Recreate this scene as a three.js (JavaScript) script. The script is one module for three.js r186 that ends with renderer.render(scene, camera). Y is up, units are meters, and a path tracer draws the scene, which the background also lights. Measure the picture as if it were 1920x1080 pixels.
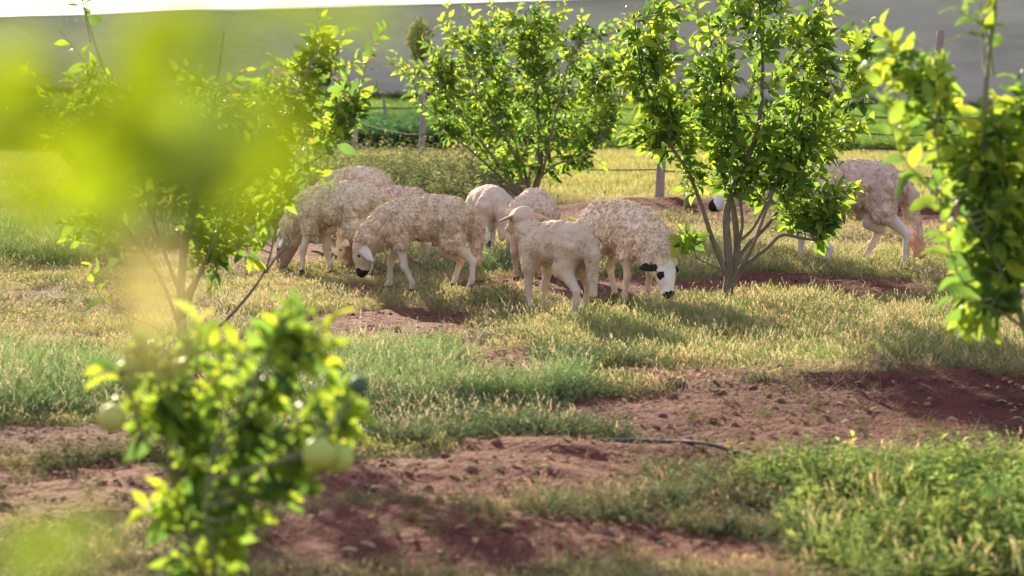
import * as THREE from 'three';
import { mergeGeometries } from 'three/addons/utils/BufferGeometryUtils.js';

// ---------------------------------------------------------------- camera, sky, sun, exposure
const scene = new THREE.Scene();
const EYE = 1.72, PITCH = Math.atan(420 / 4398);
const camera = new THREE.PerspectiveCamera(14, 16 / 9, 0.1, 1500);
camera.position.set(0, EYE, 0);
camera.rotation.set(-PITCH, 0, 0);
camera.focus = 17.2;
camera.userData.fStop = 2.9;
camera.updateMatrixWorld(true);

const renderer = new THREE.WebGLRenderer();
renderer.toneMapping = THREE.LinearToneMapping;
renderer.toneMappingExposure = 4.0;
renderer.shadowMap.enabled = true;

const SUN_AZ = 16 * Math.PI / 180, SUN_EL = 15.5 * Math.PI / 180;
const sunDir = new THREE.Vector3(-Math.sin(SUN_AZ) * Math.cos(SUN_EL), Math.sin(SUN_EL), -Math.cos(SUN_AZ) * Math.cos(SUN_EL));
const sun = new THREE.DirectionalLight(new THREE.Color(1, 0.84, 0.6), 5);
sun.name = 'sun';
sun.position.copy(sunDir).multiplyScalar(60).add(new THREE.Vector3(0, 0, -18));
sun.target.position.set(0, 0, -18); scene.add(sun.target);
sun.castShadow = true; sun.shadow.radius = 1.5; sun.shadow.mapSize.set(4096, 4096);
Object.assign(sun.shadow.camera, { left: -25, right: 25, top: 25, bottom: -25, near: 1, far: 200 });
scene.add(sun);
{
  // hazy evening sky: pale at the horizon, blue overhead, brighter and warmer round the sun
  const W = 512, H = 256, data = new Float32Array(W * H * 4), v = new THREE.Vector3();
  for (let j = 0; j < H; j++) for (let i = 0; i < W; i++) {
    const th = (j + 0.5) / H * Math.PI - Math.PI / 2, ph = (i + 0.5) / W * 2 * Math.PI - Math.PI;
    v.set(Math.cos(th) * Math.cos(ph), Math.sin(th), Math.cos(th) * Math.sin(ph));
    const e = Math.max(0, v.y), hz = Math.exp(-e * 3.2), c = Math.max(0, v.dot(sunDir));
    const glow = Math.pow(c, 6) * 0.5 + Math.pow(c, 40) * 1.2;
    const k = (j * W + i) * 4;
    data[k] = 0.165 + 0.23 * hz + glow * 0.6;
    data[k + 1] = 0.178 + 0.19 * hz + glow * 0.52;
    data[k + 2] = 0.255 + 0.09 * hz + glow * 0.39;
    data[k + 3] = 1;
  }
  const sky = new THREE.DataTexture(data, W, H, THREE.RGBAFormat, THREE.FloatType);
  sky.mapping = THREE.EquirectangularReflectionMapping; sky.magFilter = THREE.LinearFilter; sky.needsUpdate = true;
  scene.background = sky; scene.environment = sky;
}


// ---------------------------------------------------------------- helpers
function rng(seed) { let a = seed >>> 0; return () => { a = (a + 0x6D2B79F5) | 0; let t = Math.imul(a ^ (a >>> 15), 1 | a); t = (t + Math.imul(t ^ (t >>> 7), 61 | t)) ^ t; return ((t ^ (t >>> 14)) >>> 0) / 4294967296; }; }
const V = (x, y, z) => new THREE.Vector3(x, y, z);
const lerp = (a, b, t) => a + (b - a) * t, clamp = (x, a = 0, b = 1) => Math.min(b, Math.max(a, x));
const sstep = (a, b, x) => { const t = clamp((x - a) / (b - a)); return t * t * (3 - 2 * t); };
function h3(x, y, z) { let n = Math.imul(x, 374761393) ^ Math.imul(y, 668265263) ^ Math.imul(z, 1274126177); n = Math.imul(n ^ (n >>> 13), 1274126177); return ((n ^ (n >>> 16)) >>> 0) / 4294967296; }
function noise3(x, y, z) {
  const xi = Math.floor(x), yi = Math.floor(y), zi = Math.floor(z);
  let u = x - xi, v = y - yi, w = z - zi; u = u * u * (3 - 2 * u); v = v * v * (3 - 2 * v); w = w * w * (3 - 2 * w);
  const L = (a, b, t) => a + (b - a) * t;
  return L(L(L(h3(xi, yi, zi), h3(xi + 1, yi, zi), u), L(h3(xi, yi + 1, zi), h3(xi + 1, yi + 1, zi), u), v),
    L(L(h3(xi, yi, zi + 1), h3(xi + 1, yi, zi + 1), u), L(h3(xi, yi + 1, zi + 1), h3(xi + 1, yi + 1, zi + 1), u), v), w) * 2 - 1;
}
const n2 = (x, z, s = 0) => noise3(x, s * 17.3 + 0.5, z);
const fbm2 = (x, z, s = 0) => n2(x, z, s) * 0.55 + n2(x * 2.1, z * 2.1, s + 1) * 0.28 + n2(x * 4.3, z * 4.3, s + 2) * 0.17;
// a point of the orchard: from a bearing and height seen in the photograph and its distance from where the photographer stood
const FPX = 540 / Math.tan(7 * Math.PI / 180);
function at(px, py, d) {
  const r = V((px - 960) / FPX, -(py - 540) / FPX, -1).applyQuaternion(camera.quaternion);
  const t = d / -r.z; return V(r.x * t, EYE + r.y * t, -d);
}
const D = (py) => EYE * FPX / (py - 120);                 // distance of ground seen at that height
const ground0 = (px, py) => { const d = D(py); return [(px - 960) / FPX * d, -d]; };
const used = {};
function numbered(n) { used[n] = (used[n] ?? -1) + 1; return used[n] ? n + '_' + String(used[n]).padStart(3, '0') : n; }
function tag(o, label, category, group, kind) { o.userData.label = label; o.userData.category = category; if (group) o.userData.group = group; if (kind) o.userData.kind = kind; return o; }
function thing(name, label, category, pos, group) {
  const g = new THREE.Group(); g.name = numbered(name); g.position.copy(pos); tag(g, label, category, group); scene.add(g); return g;
}
function mesh(name, geo, mat, parent) { const m = new THREE.Mesh(geo, mat); m.name = name; m.castShadow = m.receiveShadow = true; parent.add(m); return m; }
function std(rgb, rough = 0.9, o = {}) { const m = new THREE.MeshPhysicalMaterial({ roughness: rough, specularIntensity: rough > 0.84 ? 0.08 : 0.7, side: THREE.DoubleSide, ...o }); m.color.setRGB(...rgb); return m; }
function leafMat(rgb, tr = 0.45, coat = 0, o = {}) { const m = new THREE.MeshPhysicalMaterial({ roughness: 1, specularIntensity: 0.1, transmission: tr, thickness: 0, clearcoat: coat, clearcoatRoughness: 0.32, side: THREE.DoubleSide, ...o }); m.color.setRGB(...rgb); return m; }
function geoFrom(pos, idx, col, uv) {
  const g = new THREE.BufferGeometry(); g.setAttribute('position', new THREE.Float32BufferAttribute(pos, 3)); g.setIndex(idx);
  if (col) g.setAttribute('color', new THREE.Float32BufferAttribute(col, 3)); if (uv) g.setAttribute('uv', new THREE.Float32BufferAttribute(uv, 2));
  g.computeVertexNormals(); return g;
}
function tube(pts, r0, r1, sides = 6, segs = 8, wob = 0) {   // tapered, slightly knobbly
  const c = new THREE.CatmullRomCurve3(pts), pos = [], idx = [], uv = [];
  const fr = c.computeFrenetFrames(segs, false), len = c.getLength();
  for (let i = 0; i <= segs; i++) {
    const t = i / segs, p = c.getPointAt(t), r = lerp(r0, r1, Math.pow(t, 0.7));
    for (let k = 0; k <= sides; k++) {
      const a = k / sides * Math.PI * 2, rr = r * (1 + wob * noise3(p.x * 23 + Math.cos(a), p.y * 23, p.z * 23 + Math.sin(a)));
      const q = p.clone().addScaledVector(fr.normals[i], Math.cos(a) * rr).addScaledVector(fr.binormals[i], Math.sin(a) * rr);
      pos.push(q.x, q.y, q.z); uv.push(k / sides * 0.3, t * len);
    }
  }
  for (let i = 0; i < segs; i++) for (let k = 0; k < sides; k++) { const a = i * (sides + 1) + k, b = a + sides + 1; idx.push(a, a + 1, b, a + 1, b + 1, b); }
  return geoFrom(pos, idx, null, uv);
}
function instanced(name, geo, mat, list, parent = scene) {   // list: [Matrix4, [r,g,b]]
  const m = new THREE.InstancedMesh(geo, mat, list.length), c = new THREE.Color();
  list.forEach(([mx, col], i) => { m.setMatrixAt(i, mx); if (col) m.setColorAt(i, c.setRGB(...col)); });
  m.name = name; m.castShadow = m.receiveShadow = true; m.userData.kind = 'stuff'; parent.add(m); return m;
}
function noiseTexture(size, fn, srgb = false) {
  const d = new Uint8Array(size * size * 4);
  for (let j = 0; j < size; j++) for (let i = 0; i < size; i++) { const c = fn(i, j, size), k = (j * size + i) * 4; d[k] = c[0] * 255; d[k + 1] = c[1] * 255; d[k + 2] = c[2] * 255; d[k + 3] = 255; }
  const t = new THREE.DataTexture(d, size, size); t.wrapS = t.wrapT = THREE.RepeatWrapping; t.magFilter = THREE.LinearFilter; t.minFilter = THREE.LinearMipmapLinearFilter; t.generateMipmaps = true;
  if (srgb) t.colorSpace = THREE.SRGBColorSpace; t.needsUpdate = true; return t;
}
const tileNoise = (i, j, N, f, s) => { // periodic value noise
  const x = i / N * f, y = j / N * f, xi = Math.floor(x), yi = Math.floor(y); let u = x - xi, v = y - yi; u = u * u * (3 - 2 * u); v = v * v * (3 - 2 * v);
  const h = (a, b) => h3(((a % f) + f) % f, ((b % f) + f) % f, s);
  return lerp(lerp(h(xi, yi), h(xi + 1, yi), u), lerp(h(xi, yi + 1), h(xi + 1, yi + 1), u), v);
};

// ---------------------------------------------------------------- the ground
// what grows where: soft patches in orchard coordinates, x to the right, d away from the photographer
const patch = (x, d, list) => { let m = 0; for (const [cx, cd, rx, rd, w = 1] of list) { const q = ((x - cx) / rx) ** 2 + ((d - cd) / rd) ** 2; if (q < 4) m = Math.max(m, w * clamp(1.5 - q)); } return m; };
const SOIL = [[1.76, 11.6, 1.45, 1.0, 1.3], [3.4, 11.3, 1.2, 1.0, 1.2], [0.55, 10.5, 0.6, 0.32], [0.2, 10.2, 0.45, 0.4], [-0.35, 9.55, 0.85, 0.6], [-1.55, 9.3, 1.1, 0.55], [-0.3, 8.2, 0.7, 0.5, 0.85], [0.35, 8.25, 0.7, 0.35, 0.8],
  [-0.87, 15.5, 0.6, 1.1, 1.5], [-0.05, 13.2, 0.32, 0.75, 1.4], [-2.05, 10.6, 0.6, 0.45], [0.9, 17.9, 1.3, 0.85, 1.2], [2.4, 18.3, 0.9, 0.8, 1.0], [2.0, 27, 4.4, 1.1, 1.1], [6, 26.2, 3, 1.1],
  [-2.2, 21.4, 0.9, 1.1], [-3.2, 21.5, 0.8, 0.7], [-2.6, 14.5, 0.4, 0.4], [0.72, 8.85, 0.3, 0.18, 0.9], [1.0, 12.9, 0.6, 0.2], [-0.4, 20.4, 0.9, 0.6, 0.7], [2.9, 13.0, 1.3, 0.16, 0.9]];
const LUSH = [[-0.72, 12.7, 0.7, 1.15], [-0.2, 12.3, 0.6, 0.8], [-2.9, 12.3, 0.95, 1.2], [-4.2, 22.5, 1.5, 2.2], [-1.2, 21.8, 0.9, 0.8, 0.8], [-0.2, 20, 0.6, 1, 0.7]];
const GREEN = [[1.6, 14.8, 1.35, 1.35, 1.2], [3.2, 14.6, 1.2, 1.5, 0.8], [0.9, 15.3, 0.5, 0.9], [2.2, 20.5, 1.6, 1.3, 0.7], [0.9, 21.5, 1.4, 1.8, 0.8], [1.0, 19.3, 0.6, 0.6, 0.6], [-1.6, 16.6, 0.4, 0.5, 0.7]];
const LOW = [[-0.05, 11.25, 0.9, 0.8, 1.6], [0.45, 11.7, 0.45, 0.6, 1.4], [0.68, 9.35, 0.62, 0.65], [0.3, 13.4, 0.5, 0.5], [-1.7, 10.2, 0.5, 0.35, 0.8], [0.45, 8.5, 0.5, 0.3, 0.6]];
const LEAFY = [[1.88, 8.7, 0.72, 1.0, 1.4], [1.45, 8.2, 0.35, 0.6, 1.1], [2.7, 8.7, 0.8, 1.2, 1.4], [1.3, 9.5, 0.3, 0.35, 1.0]];
const warp = (x, d) => [x + 0.22 * fbm2(x * 1.9, d * 1.9, 5), d + 0.3 * fbm2(x * 1.6, d * 1.6, 9)];
function zones(x, z) {
  const [wx, wd] = warp(x, -z), s = patch(wx, wd, SOIL);
  return { soil: s, lush: patch(wx, wd, LUSH), green: patch(wx, wd, GREEN), low: patch(wx, wd, LOW), leafy: patch(wx, wd, LEAFY) };
}
function terrain(x, z) {
  const d = -z, near = 1 - sstep(30, 60, d);
  let h = near * (0.05 * n2(x * 0.55, d * 0.5, 3) + 0.042 * n2(x * 1.5, d * 1.3, 4));
  h += 0.16 * Math.exp(-(((d - 27.2 + 0.15 * (x - 2)) / 0.55) ** 2)) * sstep(-0.5, 0.8, x) * (0.8 + 0.3 * n2(x * 1.5, d, 6));        // earth bank
  h += 0.07 * Math.exp(-(((d - 12.85 + 0.2 * n2(x, 0, 8)) / 0.25) ** 2)) * sstep(0.6, 1.4, x);
  h += 0.06 * Math.exp(-(((d - 10.35) / 0.22) ** 2)) * Math.exp(-(((x - 0.5) / 0.8) ** 2));
  h -= 0.05 * Math.exp(-(((d - 11.6) / 1.0) ** 2)) * Math.exp(-(((x - 2.0) / 1.6) ** 2));
  h += 0.05 * Math.exp(-(((d - 9.8) / 0.3) ** 2)) * Math.exp(-(((x + 0.3) / 0.7) ** 2));
  return h;
}
{
  const xs = [], zs = [];
  for (let x = -7.5; x <= 8.51; x += 0.055) xs.push(x);
  for (let s = 0.08, x = 8.55; x < 700; s *= 1.22) { x += s; xs.push(x); }
  for (let s = 0.08, x = -7.55; x > -700; s *= 1.22) { x -= s; xs.unshift(x); }
  for (let d = 5; d <= 31; d += lerp(0.035, 0.11, clamp((d - 5) / 26))) zs.push(d);
  for (let s = 0.12, d = 31; d < 1100; s *= 1.14) { d += s; zs.push(d); }
  for (let s = 0.06, d = 5; d > -120; s *= 1.25) { d -= s; zs.unshift(d); }
  const pos = [], col = [], uv = [], idx = [], nx = xs.length;
  for (const d of zs) for (const x of xs) {
    const z = -d; let h = terrain(x, z), s = 0, q = zones(x, z);
    s = Math.max(sstep(0.15, 0.55, q.soil), 0.75 * sstep(0.05, 0.3, -n2(x * 1.7, d * 1.5, 45)));
    if (d < 32 && d > 4) {
      const c1 = n2(x * 9, d * 9, 11), c2 = n2(x * 21, d * 21, 12);
      h += lerp(0.35, 1, s) * (0.014 * c1 + 0.012 * Math.abs(c2) + 0.016 * Math.max(0, n2(x * 5, d * 5, 13)));
    }
    pos.push(x, h, z); uv.push(x, d);
    const t = 0.5 + 0.5 * fbm2(x * 2.2, d * 2.2, 20), t2 = 0.5 + 0.5 * n2(x * 13, d * 13, 21), t3 = 0.5 + 0.5 * n2(x * 0.7, d * 0.7, 22);
    const k = 0.62 + 0.5 * t + 0.3 * (t2 - 0.5);
    let r = lerp(0.122, 0.142, t3) * k, g = lerp(0.043, 0.060, t3) * k, b = lerp(0.034, 0.051, t3) * k;      // red earth, paler where dusty
    const soilShade = clamp(patch(x + 0.3 * n2(x * 1.5, d * 1.5, 24), d + 0.3 * n2(x * 1.7, d * 1.7, 25), [[1.76, 11.6, 1.5, 1.0], [3.4, 11.4, 1.2, 1.0], [0.9, 17.7, 1.3, 0.5], [-2.1, 10.6, 0.6, 0.4]]) * 1.6) * (0.75 + 0.5 * n2(x * 6, d * 6, 26)); r *= 1 - 0.3 * soilShade; g *= 1 - 0.28 * soilShade; b *= 1 - 0.18 * soilShade;  // shade over the bare strips painted into the earth colour, uneven edges
    const gr = [0.13 * k, 0.115 * k, 0.055 * k];                                                             // litter and roots under grass
    r = lerp(gr[0], r, s); g = lerp(gr[1], g, s); b = lerp(gr[2], b, s);
    const f = sstep(29, 34, d);                                                                           // short turf, then the crop field
    const fg = [0.24 * k, 0.23 * k, 0.085 * k]; r = lerp(r, fg[0], f * (1 - 0.8 * s)); g = lerp(g, fg[1], f * (1 - 0.8 * s)); b = lerp(b, fg[2], f * (1 - 0.8 * s));
    const f2 = sstep(46, 52, d + 3 * n2(x * 0.2, d * 0.2, 23)); r = lerp(r, 0.14 * k, f2); g = lerp(g, 0.26 * k, f2); b = lerp(b, 0.05 * k, f2);
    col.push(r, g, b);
  }
  for (let j = 0; j < zs.length - 1; j++) for (let i = 0; i < nx - 1; i++) { const a = j * nx + i, b = a + nx; idx.push(a, a + 1, b, a + 1, b + 1, b); }
  const bump = noiseTexture(512, (i, j, N) => { const v = 0.45 * tileNoise(i, j, N, 32, 1) + 0.3 * tileNoise(i, j, N, 80, 2) + 0.25 * tileNoise(i, j, N, 170, 3); return [v, v, v]; });
  const grain = noiseTexture(512, (i, j, N) => { const v = 0.62 + 0.2 * tileNoise(i, j, N, 60, 4) + 0.18 * tileNoise(i, j, N, 200, 5), p = tileNoise(i, j, N, 128, 6) > 0.9 ? 0.12 : 0; return [clamp(v + p), clamp(v + p), clamp(v + p * 0.8)]; });
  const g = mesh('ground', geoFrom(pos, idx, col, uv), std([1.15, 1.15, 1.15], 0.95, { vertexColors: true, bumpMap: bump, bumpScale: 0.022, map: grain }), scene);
  g.userData.kind = 'structure'; g.userData.label = 'red earth orchard ground with bare patches and mounds';
}
console.log('ground');

// ---------------------------------------------------------------- boundary wall far behind
{
  const a = V(-33, 0, -141), b = V(34, 0, -64.5), len = a.distanceTo(b);
  const g = thing('boundary_wall', 'long plain grey rendered wall behind the fields', 'wall', a);
  g.rotation.y = Math.atan2(-(b.z - a.z), b.x - a.x);
  const tex = noiseTexture(256, (i, j, N) => { const v = 0.62 + 0.24 * tileNoise(i, j, N, 5, 31) + 0.14 * tileNoise(i, j, N, 23, 32); return [v, v, v]; });
  tex.repeat.set(4, 1);
  const w = new THREE.BoxGeometry(len, 4.38, 0.3); w.translate(len / 2, 2.19, 0);
  mesh('wall_face', w, std([0.52, 0.48, 0.445], 0.95, { map: tex }), g);
  const c = new THREE.BoxGeometry(len, 0.08, 0.36); c.translate(len / 2, 4.42, 0);
  mesh('coping', c, std([0.4, 0.37, 0.35], 0.9), g);
}

// ---------------------------------------------------------------- grass and weeds
function bladeTuft(seed, { n, h, r, w, lean, heads = 0, headCol = [1.5, 1.25, 1.0], curve = 0.5 }) {
  const R = rng(seed), pos = [], idx = [], col = [];
  for (let b = 0; b < n; b++) {
    const a = R() * 6.283, rr = r * Math.sqrt(R()), x0 = Math.cos(a) * rr, z0 = Math.sin(a) * rr, hh = h * (0.35 + 0.75 * R() * R() + 0.15 * R()), la = R() * 6.283, le = lean * hh * (0.3 + R()), wa = R() * 3.14, t = 0.75 + 0.5 * R();
    const tint = [t * (0.9 + 0.35 * R()), t, t * (0.8 + 0.3 * R())], S = 3, base = pos.length / 3, wx = Math.cos(wa) * w / 2, wz = Math.sin(wa) * w / 2;
    let px = x0, py = 0, pz = z0;
    for (let s = 0; s <= S; s++) {
      const q = s / S, f = Math.pow(q, 1 + curve); px = x0 + Math.cos(la) * le * f; pz = z0 + Math.sin(la) * le * f; py = hh * (q - 0.18 * curve * q * q) - 0.02 * (1 - q);
      const k = s === S ? 0.12 : 1 - 0.5 * q;
      pos.push(px - wx * k, py, pz - wz * k, px + wx * k, py, pz + wz * k); col.push(...tint, ...tint);
      if (s) { const o = base + s * 2; idx.push(o - 2, o - 1, o, o - 1, o + 1, o); }
    }
    if (R() < heads) for (let e = 0; e < 6; e++) {  // seed head: small spikelets
      const o = pos.length / 3, q = e / 6, ex = px - Math.cos(la) * le * 0.25 * q, ez = pz - Math.sin(la) * le * 0.25 * q, ey = py - 0.22 * hh * q, aa = R() * 6.283, s = 0.0022 + 0.0022 * R();
      pos.push(ex, ey - s * 1.6, ez, ex + Math.cos(aa) * s * 1.5, ey + s, ez + Math.sin(aa) * s * 1.5, ex - Math.sin(aa) * s * 0.5, ey + s * 2.6, ez + Math.cos(aa) * s * 0.5); idx.push(o, o + 1, o + 2);
      for (let m = 0; m < 3; m++) col.push(...headCol);
    }
  }
  return geoFrom(pos, idx, col);
}
function leafyTuft(seed, { stems, h, r, leaf, per, lw = 0.5, spread = 0.6 }) {
  const R = rng(seed), pos = [], idx = [], col = [];
  for (let s = 0; s < stems; s++) {
    const a = R() * 6.283, rr = r * Math.sqrt(R()), x0 = Math.cos(a) * rr, z0 = Math.sin(a) * rr, hh = h * (0.4 + 0.7 * R()), la = a + (R() - 0.5) * 2, le = spread * hh * R();
    let o = pos.length / 3; const w = 0.0016;
    pos.push(x0 - w, -0.01, z0, x0 + w, -0.01, z0, x0 + Math.cos(la) * le, hh, z0 + Math.sin(la) * le); idx.push(o, o + 1, o + 2); col.push(1, 0.9, 0.8, 1, 0.9, 0.8, 1, 0.9, 0.8);
    for (let l = 0; l < per; l++) {
      const q = 0.15 + 0.85 * (l + R()) / per, cx = x0 + Math.cos(la) * le * q, cy = hh * q, cz = z0 + Math.sin(la) * le * q, b = R() * 6.283, L = leaf * (0.5 + 0.7 * R()) * (1.15 - 0.5 * q), up = (R() - 0.25) * 0.9;
      const dx = Math.cos(b), dz = Math.sin(b), ex = cx + dx * L, ey = cy + up * L, ez = cz + dz * L, mx = cx + dx * L * 0.5, my = cy + up * L * 0.5 + L * 0.08, mz = cz + dz * L * 0.5, ww = L * lw / 2;
      o = pos.length / 3; pos.push(cx, cy, cz, mx - dz * ww, my + ww * 0.3, mz + dx * ww, ex, ey, ez, mx + dz * ww, my + ww * 0.3, mz - dx * ww); idx.push(o, o + 1, o + 2, o, o + 2, o + 3);
      const t = 0.7 + 0.6 * R(), c = [t * (0.9 + 0.3 * R()), t, t * 0.95]; for (let m = 0; m < 4; m++) col.push(...c);
    }
  }
  return geoFrom(pos, idx, col);
}
const grassMat = leafMat([1, 1, 1], 0.42, 0, { vertexColors: true });
const m4 = new THREE.Matrix4(), qq = new THREE.Quaternion(), YUP = V(0, 1, 0);
function put(x, z, s, sy, R, tilt = 0.12, dy = 0) {
  const e = new THREE.Euler((R() - 0.5) * tilt * 2, R() * 6.283, (R() - 0.5) * tilt * 2);
  return new THREE.Matrix4().compose(V(x, terrain(x, z) + dy, z), qq.setFromEuler(e), V(s, sy, s));
}
{
  const kinds = {
    dry_grass: { geos: [1, 2, 3].map((s) => bladeTuft(s, { n: 26, h: 0.095, r: 0.065, w: 0.0021, lean: 0.95, heads: 0.35, headCol: [1.1, 1.08, 0.95] })), list: [[], [], []] },
    green_grass: { geos: [4, 5, 6].map((s) => bladeTuft(s, { n: 20, h: 0.165, r: 0.06, w: 0.003, lean: 0.7, heads: 0.22, headCol: [1.6, 1.3, 1.4] })), list: [[], [], []] },
    lush_grass: { geos: [7, 8].map((s) => bladeTuft(s, { n: 26, h: 0.29, r: 0.075, w: 0.0034, lean: 0.65, heads: 0.3, headCol: [1.6, 1.35, 1.4], curve: 0.9 })), list: [[], []] },
    low_weeds: { geos: [9, 10, 11].map((s) => leafyTuft(s, { stems: 11, h: 0.075, r: 0.07, leaf: 0.02, per: 8, spread: 1.2 })), list: [[], [], []] },
    leafy_weeds: { geos: [12, 13, 14].map((s) => leafyTuft(s, { stems: 6, h: 0.21, r: 0.06, leaf: 0.045, per: 12, lw: 0.5, spread: 0.8 })), list: [[], [], []] },
    wispy_grass: { geos: [17, 18, 19].map((s) => bladeTuft(s, { n: 6, h: 0.27, r: 0.05, w: 0.0017, lean: 0.5, heads: 0.9, headCol: [1.1, 1.05, 1.0], curve: 0.8 })), list: [[], [], []] },
    straw_litter: { geos: [15, 16].map((s) => bladeTuft(s, { n: 9, h: 0.07, r: 0.06, w: 0.0028, lean: 2.2, curve: 0.1 })), list: [[], []] },
  };
  const R = rng(77), add = (k, m, c) => { const K = kinds[k]; K.list[Math.floor(R() * K.list.length)].push([m, c]); };
  const jit = (c, a = 0.25) => { const t = 1 - a + 2 * a * R(), u = 0.9 + 0.2 * R(); return [c[0] * t * u, c[1] * t, c[2] * t]; };
  const STEP = 0.052;
  for (let d = 7.0; d < 30.5; d += STEP * lerp(1, 1.7, clamp((d - 10) / 18))) {
    const hw = 0.2185 * d + 0.9, st = STEP * lerp(1, 1.7, clamp((d - 10) / 18));
    for (let x0 = -hw; x0 < hw; x0 += st) {
      const x = x0 + (R() - 0.5) * st, z = -(d + (R() - 0.5) * st), q = zones(x, z), soil = sstep(0.2, 0.55, q.soil - 0.6 * q.leafy), t = 0.5 + 0.5 * fbm2(x * 1.3, d * 1.3, 40), t2 = 0.5 + 0.5 * n2(x * 0.6, d * 0.6, 41), far = lerp(1, 1.35, clamp((d - 12) / 15));
      if (R() < soil) {  // bare earth: the odd straw and seedling
        const u = R(); if (u < 0.13) add('straw_litter', put(x, z, 0.5 + R() * 0.7, 0.5 + R() * 0.5, R, 0.3), jit([0.26, 0.2, 0.14]));
        else if (u < 0.2 && d < 13 && n2(x * 3, d * 3, 46) > 0.05) add('low_weeds', put(x, z, 0.5 + R() * 0.6, 0.6 + R() * 0.5, R), jit([0.13, 0.16, 0.06]));
        continue;
      }
      if (d > 10.4 && R() < (0.05 + 0.13 * sstep(-0.1, 0.4, n2(x * 1.1, d, 47))) * (q.lush > 0.3 ? 0.6 : 1)) add('wispy_grass', put(x, z, far, 0.45 + R() * 0.5, R, 0.25), jit([0.34, 0.32, 0.21], 0.2));
      if (q.leafy > 0.2 + 0.75 * R()) {
        const b = n2(x * 2.5, d * 2.5, 42);
        if (R() < 0.8) add('leafy_weeds', put(x, z, 0.8 + R() * 0.6, (0.35 + R() * 0.65) * (1 + 0.8 * b), R, 0.3), jit(R() < 0.5 ? [0.28, 0.36, 0.09] : [0.17, 0.27, 0.075], 0.35));
        if (R() < 0.14) add('green_grass', put(x, z, 1, 0.9 + R() * 0.6, R, 0.35), jit(R() < 0.3 ? [0.40, 0.36, 0.2] : [0.18, 0.26, 0.07]));
      } else if (q.lush > 0.3 && q.lush >= q.low * 0.85) {
        if (R() < 0.75) add('lush_grass', put(x, z, far, (0.55 + R() * 0.6) * sstep(0.1, 0.7, q.lush) * (d > 19 ? 1.25 : 0.95), R, 0.2), jit(R() < 0.2 ? [0.30, 0.30, 0.18] : [0.13, 0.22, 0.085]));
      } else if (q.low > 0.3) {
        if (R() < 0.8) add('low_weeds', put(x, z, 0.9 + R() * 0.7, (0.6 + R() * 0.9) * (1 + 0.5 * n2(x * 2, d * 2, 43)), R, 0.25), jit(d < 10.3 && R() < 0.6 ? [0.19, 0.18, 0.10] : [0.125, 0.18, 0.085], 0.3));
        if (R() < 0.1) add(R() < 0.5 ? 'straw_litter' : 'green_grass', put(x, z, 0.8, 0.5 + R() * 0.5, R, 0.4), jit([0.26, 0.23, 0.12]));
      } else if (q.green > 0.25) {
        if (R() < 0.85) add('green_grass', put(x, z, far, (0.5 + R() * 0.7) * (0.7 + 0.6 * t), R, 0.22), jit(R() < 0.25 + 0.3 * t2 ? [0.32, 0.30, 0.16] : [0.15, 0.23, 0.075]));
        if (R() < 0.12) add('dry_grass', put(x, z, far, 1.2 + R() * 0.6, R, 0.2), jit([0.42, 0.37, 0.22]));
      } else if (d < 10.2) {
        if (R() < 0.4) add('straw_litter', put(x, z, 0.8 + R() * 0.6, 0.7, R, 0.3), jit([0.25, 0.215, 0.13]));
        if (R() < 0.22) add('low_weeds', put(x, z, 0.8 + R() * 0.5, 0.5 + R() * 0.6, R), jit([0.16, 0.18, 0.08]));
        if (R() < 0.15) add('dry_grass', put(x, z, 0.9, 0.5 + R() * 0.4, R), jit([0.30, 0.26, 0.15]));
      } else {
        const pink = 0.5 + 0.5 * n2(x * 0.45 + 3, d * 0.35, 44), thin = n2(x * 1.7, d * 1.5, 45); if (R() < 0.85 * sstep(0.0, 0.35, -thin)) { if (R() < 0.12) add('low_weeds', put(x, z, 0.8 + R() * 0.6, 0.5 + R() * 0.6, R), jit([0.15, 0.17, 0.085])); continue; }
        const g = t * 0.75 + t2 * 0.45;   // golden through pinkish to greenish dry grass
        if (R() < 0.86) add('dry_grass', put(x, z, far, (0.5 + R() * 0.65) * (0.7 + 0.5 * t2 + 0.5 * n2(x * 2.3, d * 2.1, 48)), R, 0.2), jit(R() < g * 0.72 ? [0.17, 0.205, 0.08] : R() > pink * 0.85 ? [0.37, 0.34, 0.17] : [0.34, 0.275, 0.215]));
      }
    }
  }
  const label = { dry_grass: ['short golden dry grass with seed heads round the sheep', 'grass'], wispy_grass: ['thin straw coloured stalks with seed heads among the grass', 'grass'], green_grass: ['green grass with pale seed heads under the trees', 'grass'], lush_grass: ['tall lush green grass in thick clumps', 'grass'], low_weeds: ['low creeping grey green weeds on the earth', 'weeds'], leafy_weeds: ['bright leafy weeds in the lower right corner', 'weeds'], straw_litter: ['scattered dry straw on the bare earth', 'straw'] };
  for (const k in kinds) kinds[k].geos.forEach((g, i) => { const l = kinds[k].list[i]; if (l.length) { const o = instanced(numbered(k), g, grassMat, l); tag(o, label[k][0], label[k][1], label[k][0]); console.log(k, i, l.length); } });

  // turf beyond the bank, crop field, tall weeds along the fence
  const far = [], crop = [], tall = [], R2 = rng(5);
  const fg = bladeTuft(21, { n: 16, h: 0.16, r: 0.16, w: 0.012, lean: 0.8 }), cg = leafyTuft(22, { stems: 9, h: 0.42, r: 0.2, leaf: 0.13, per: 9, lw: 0.4 }), tg = leafyTuft(23, { stems: 7, h: 0.75, r: 0.16, leaf: 0.08, per: 22, lw: 0.45, spread: 0.5 });
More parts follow.
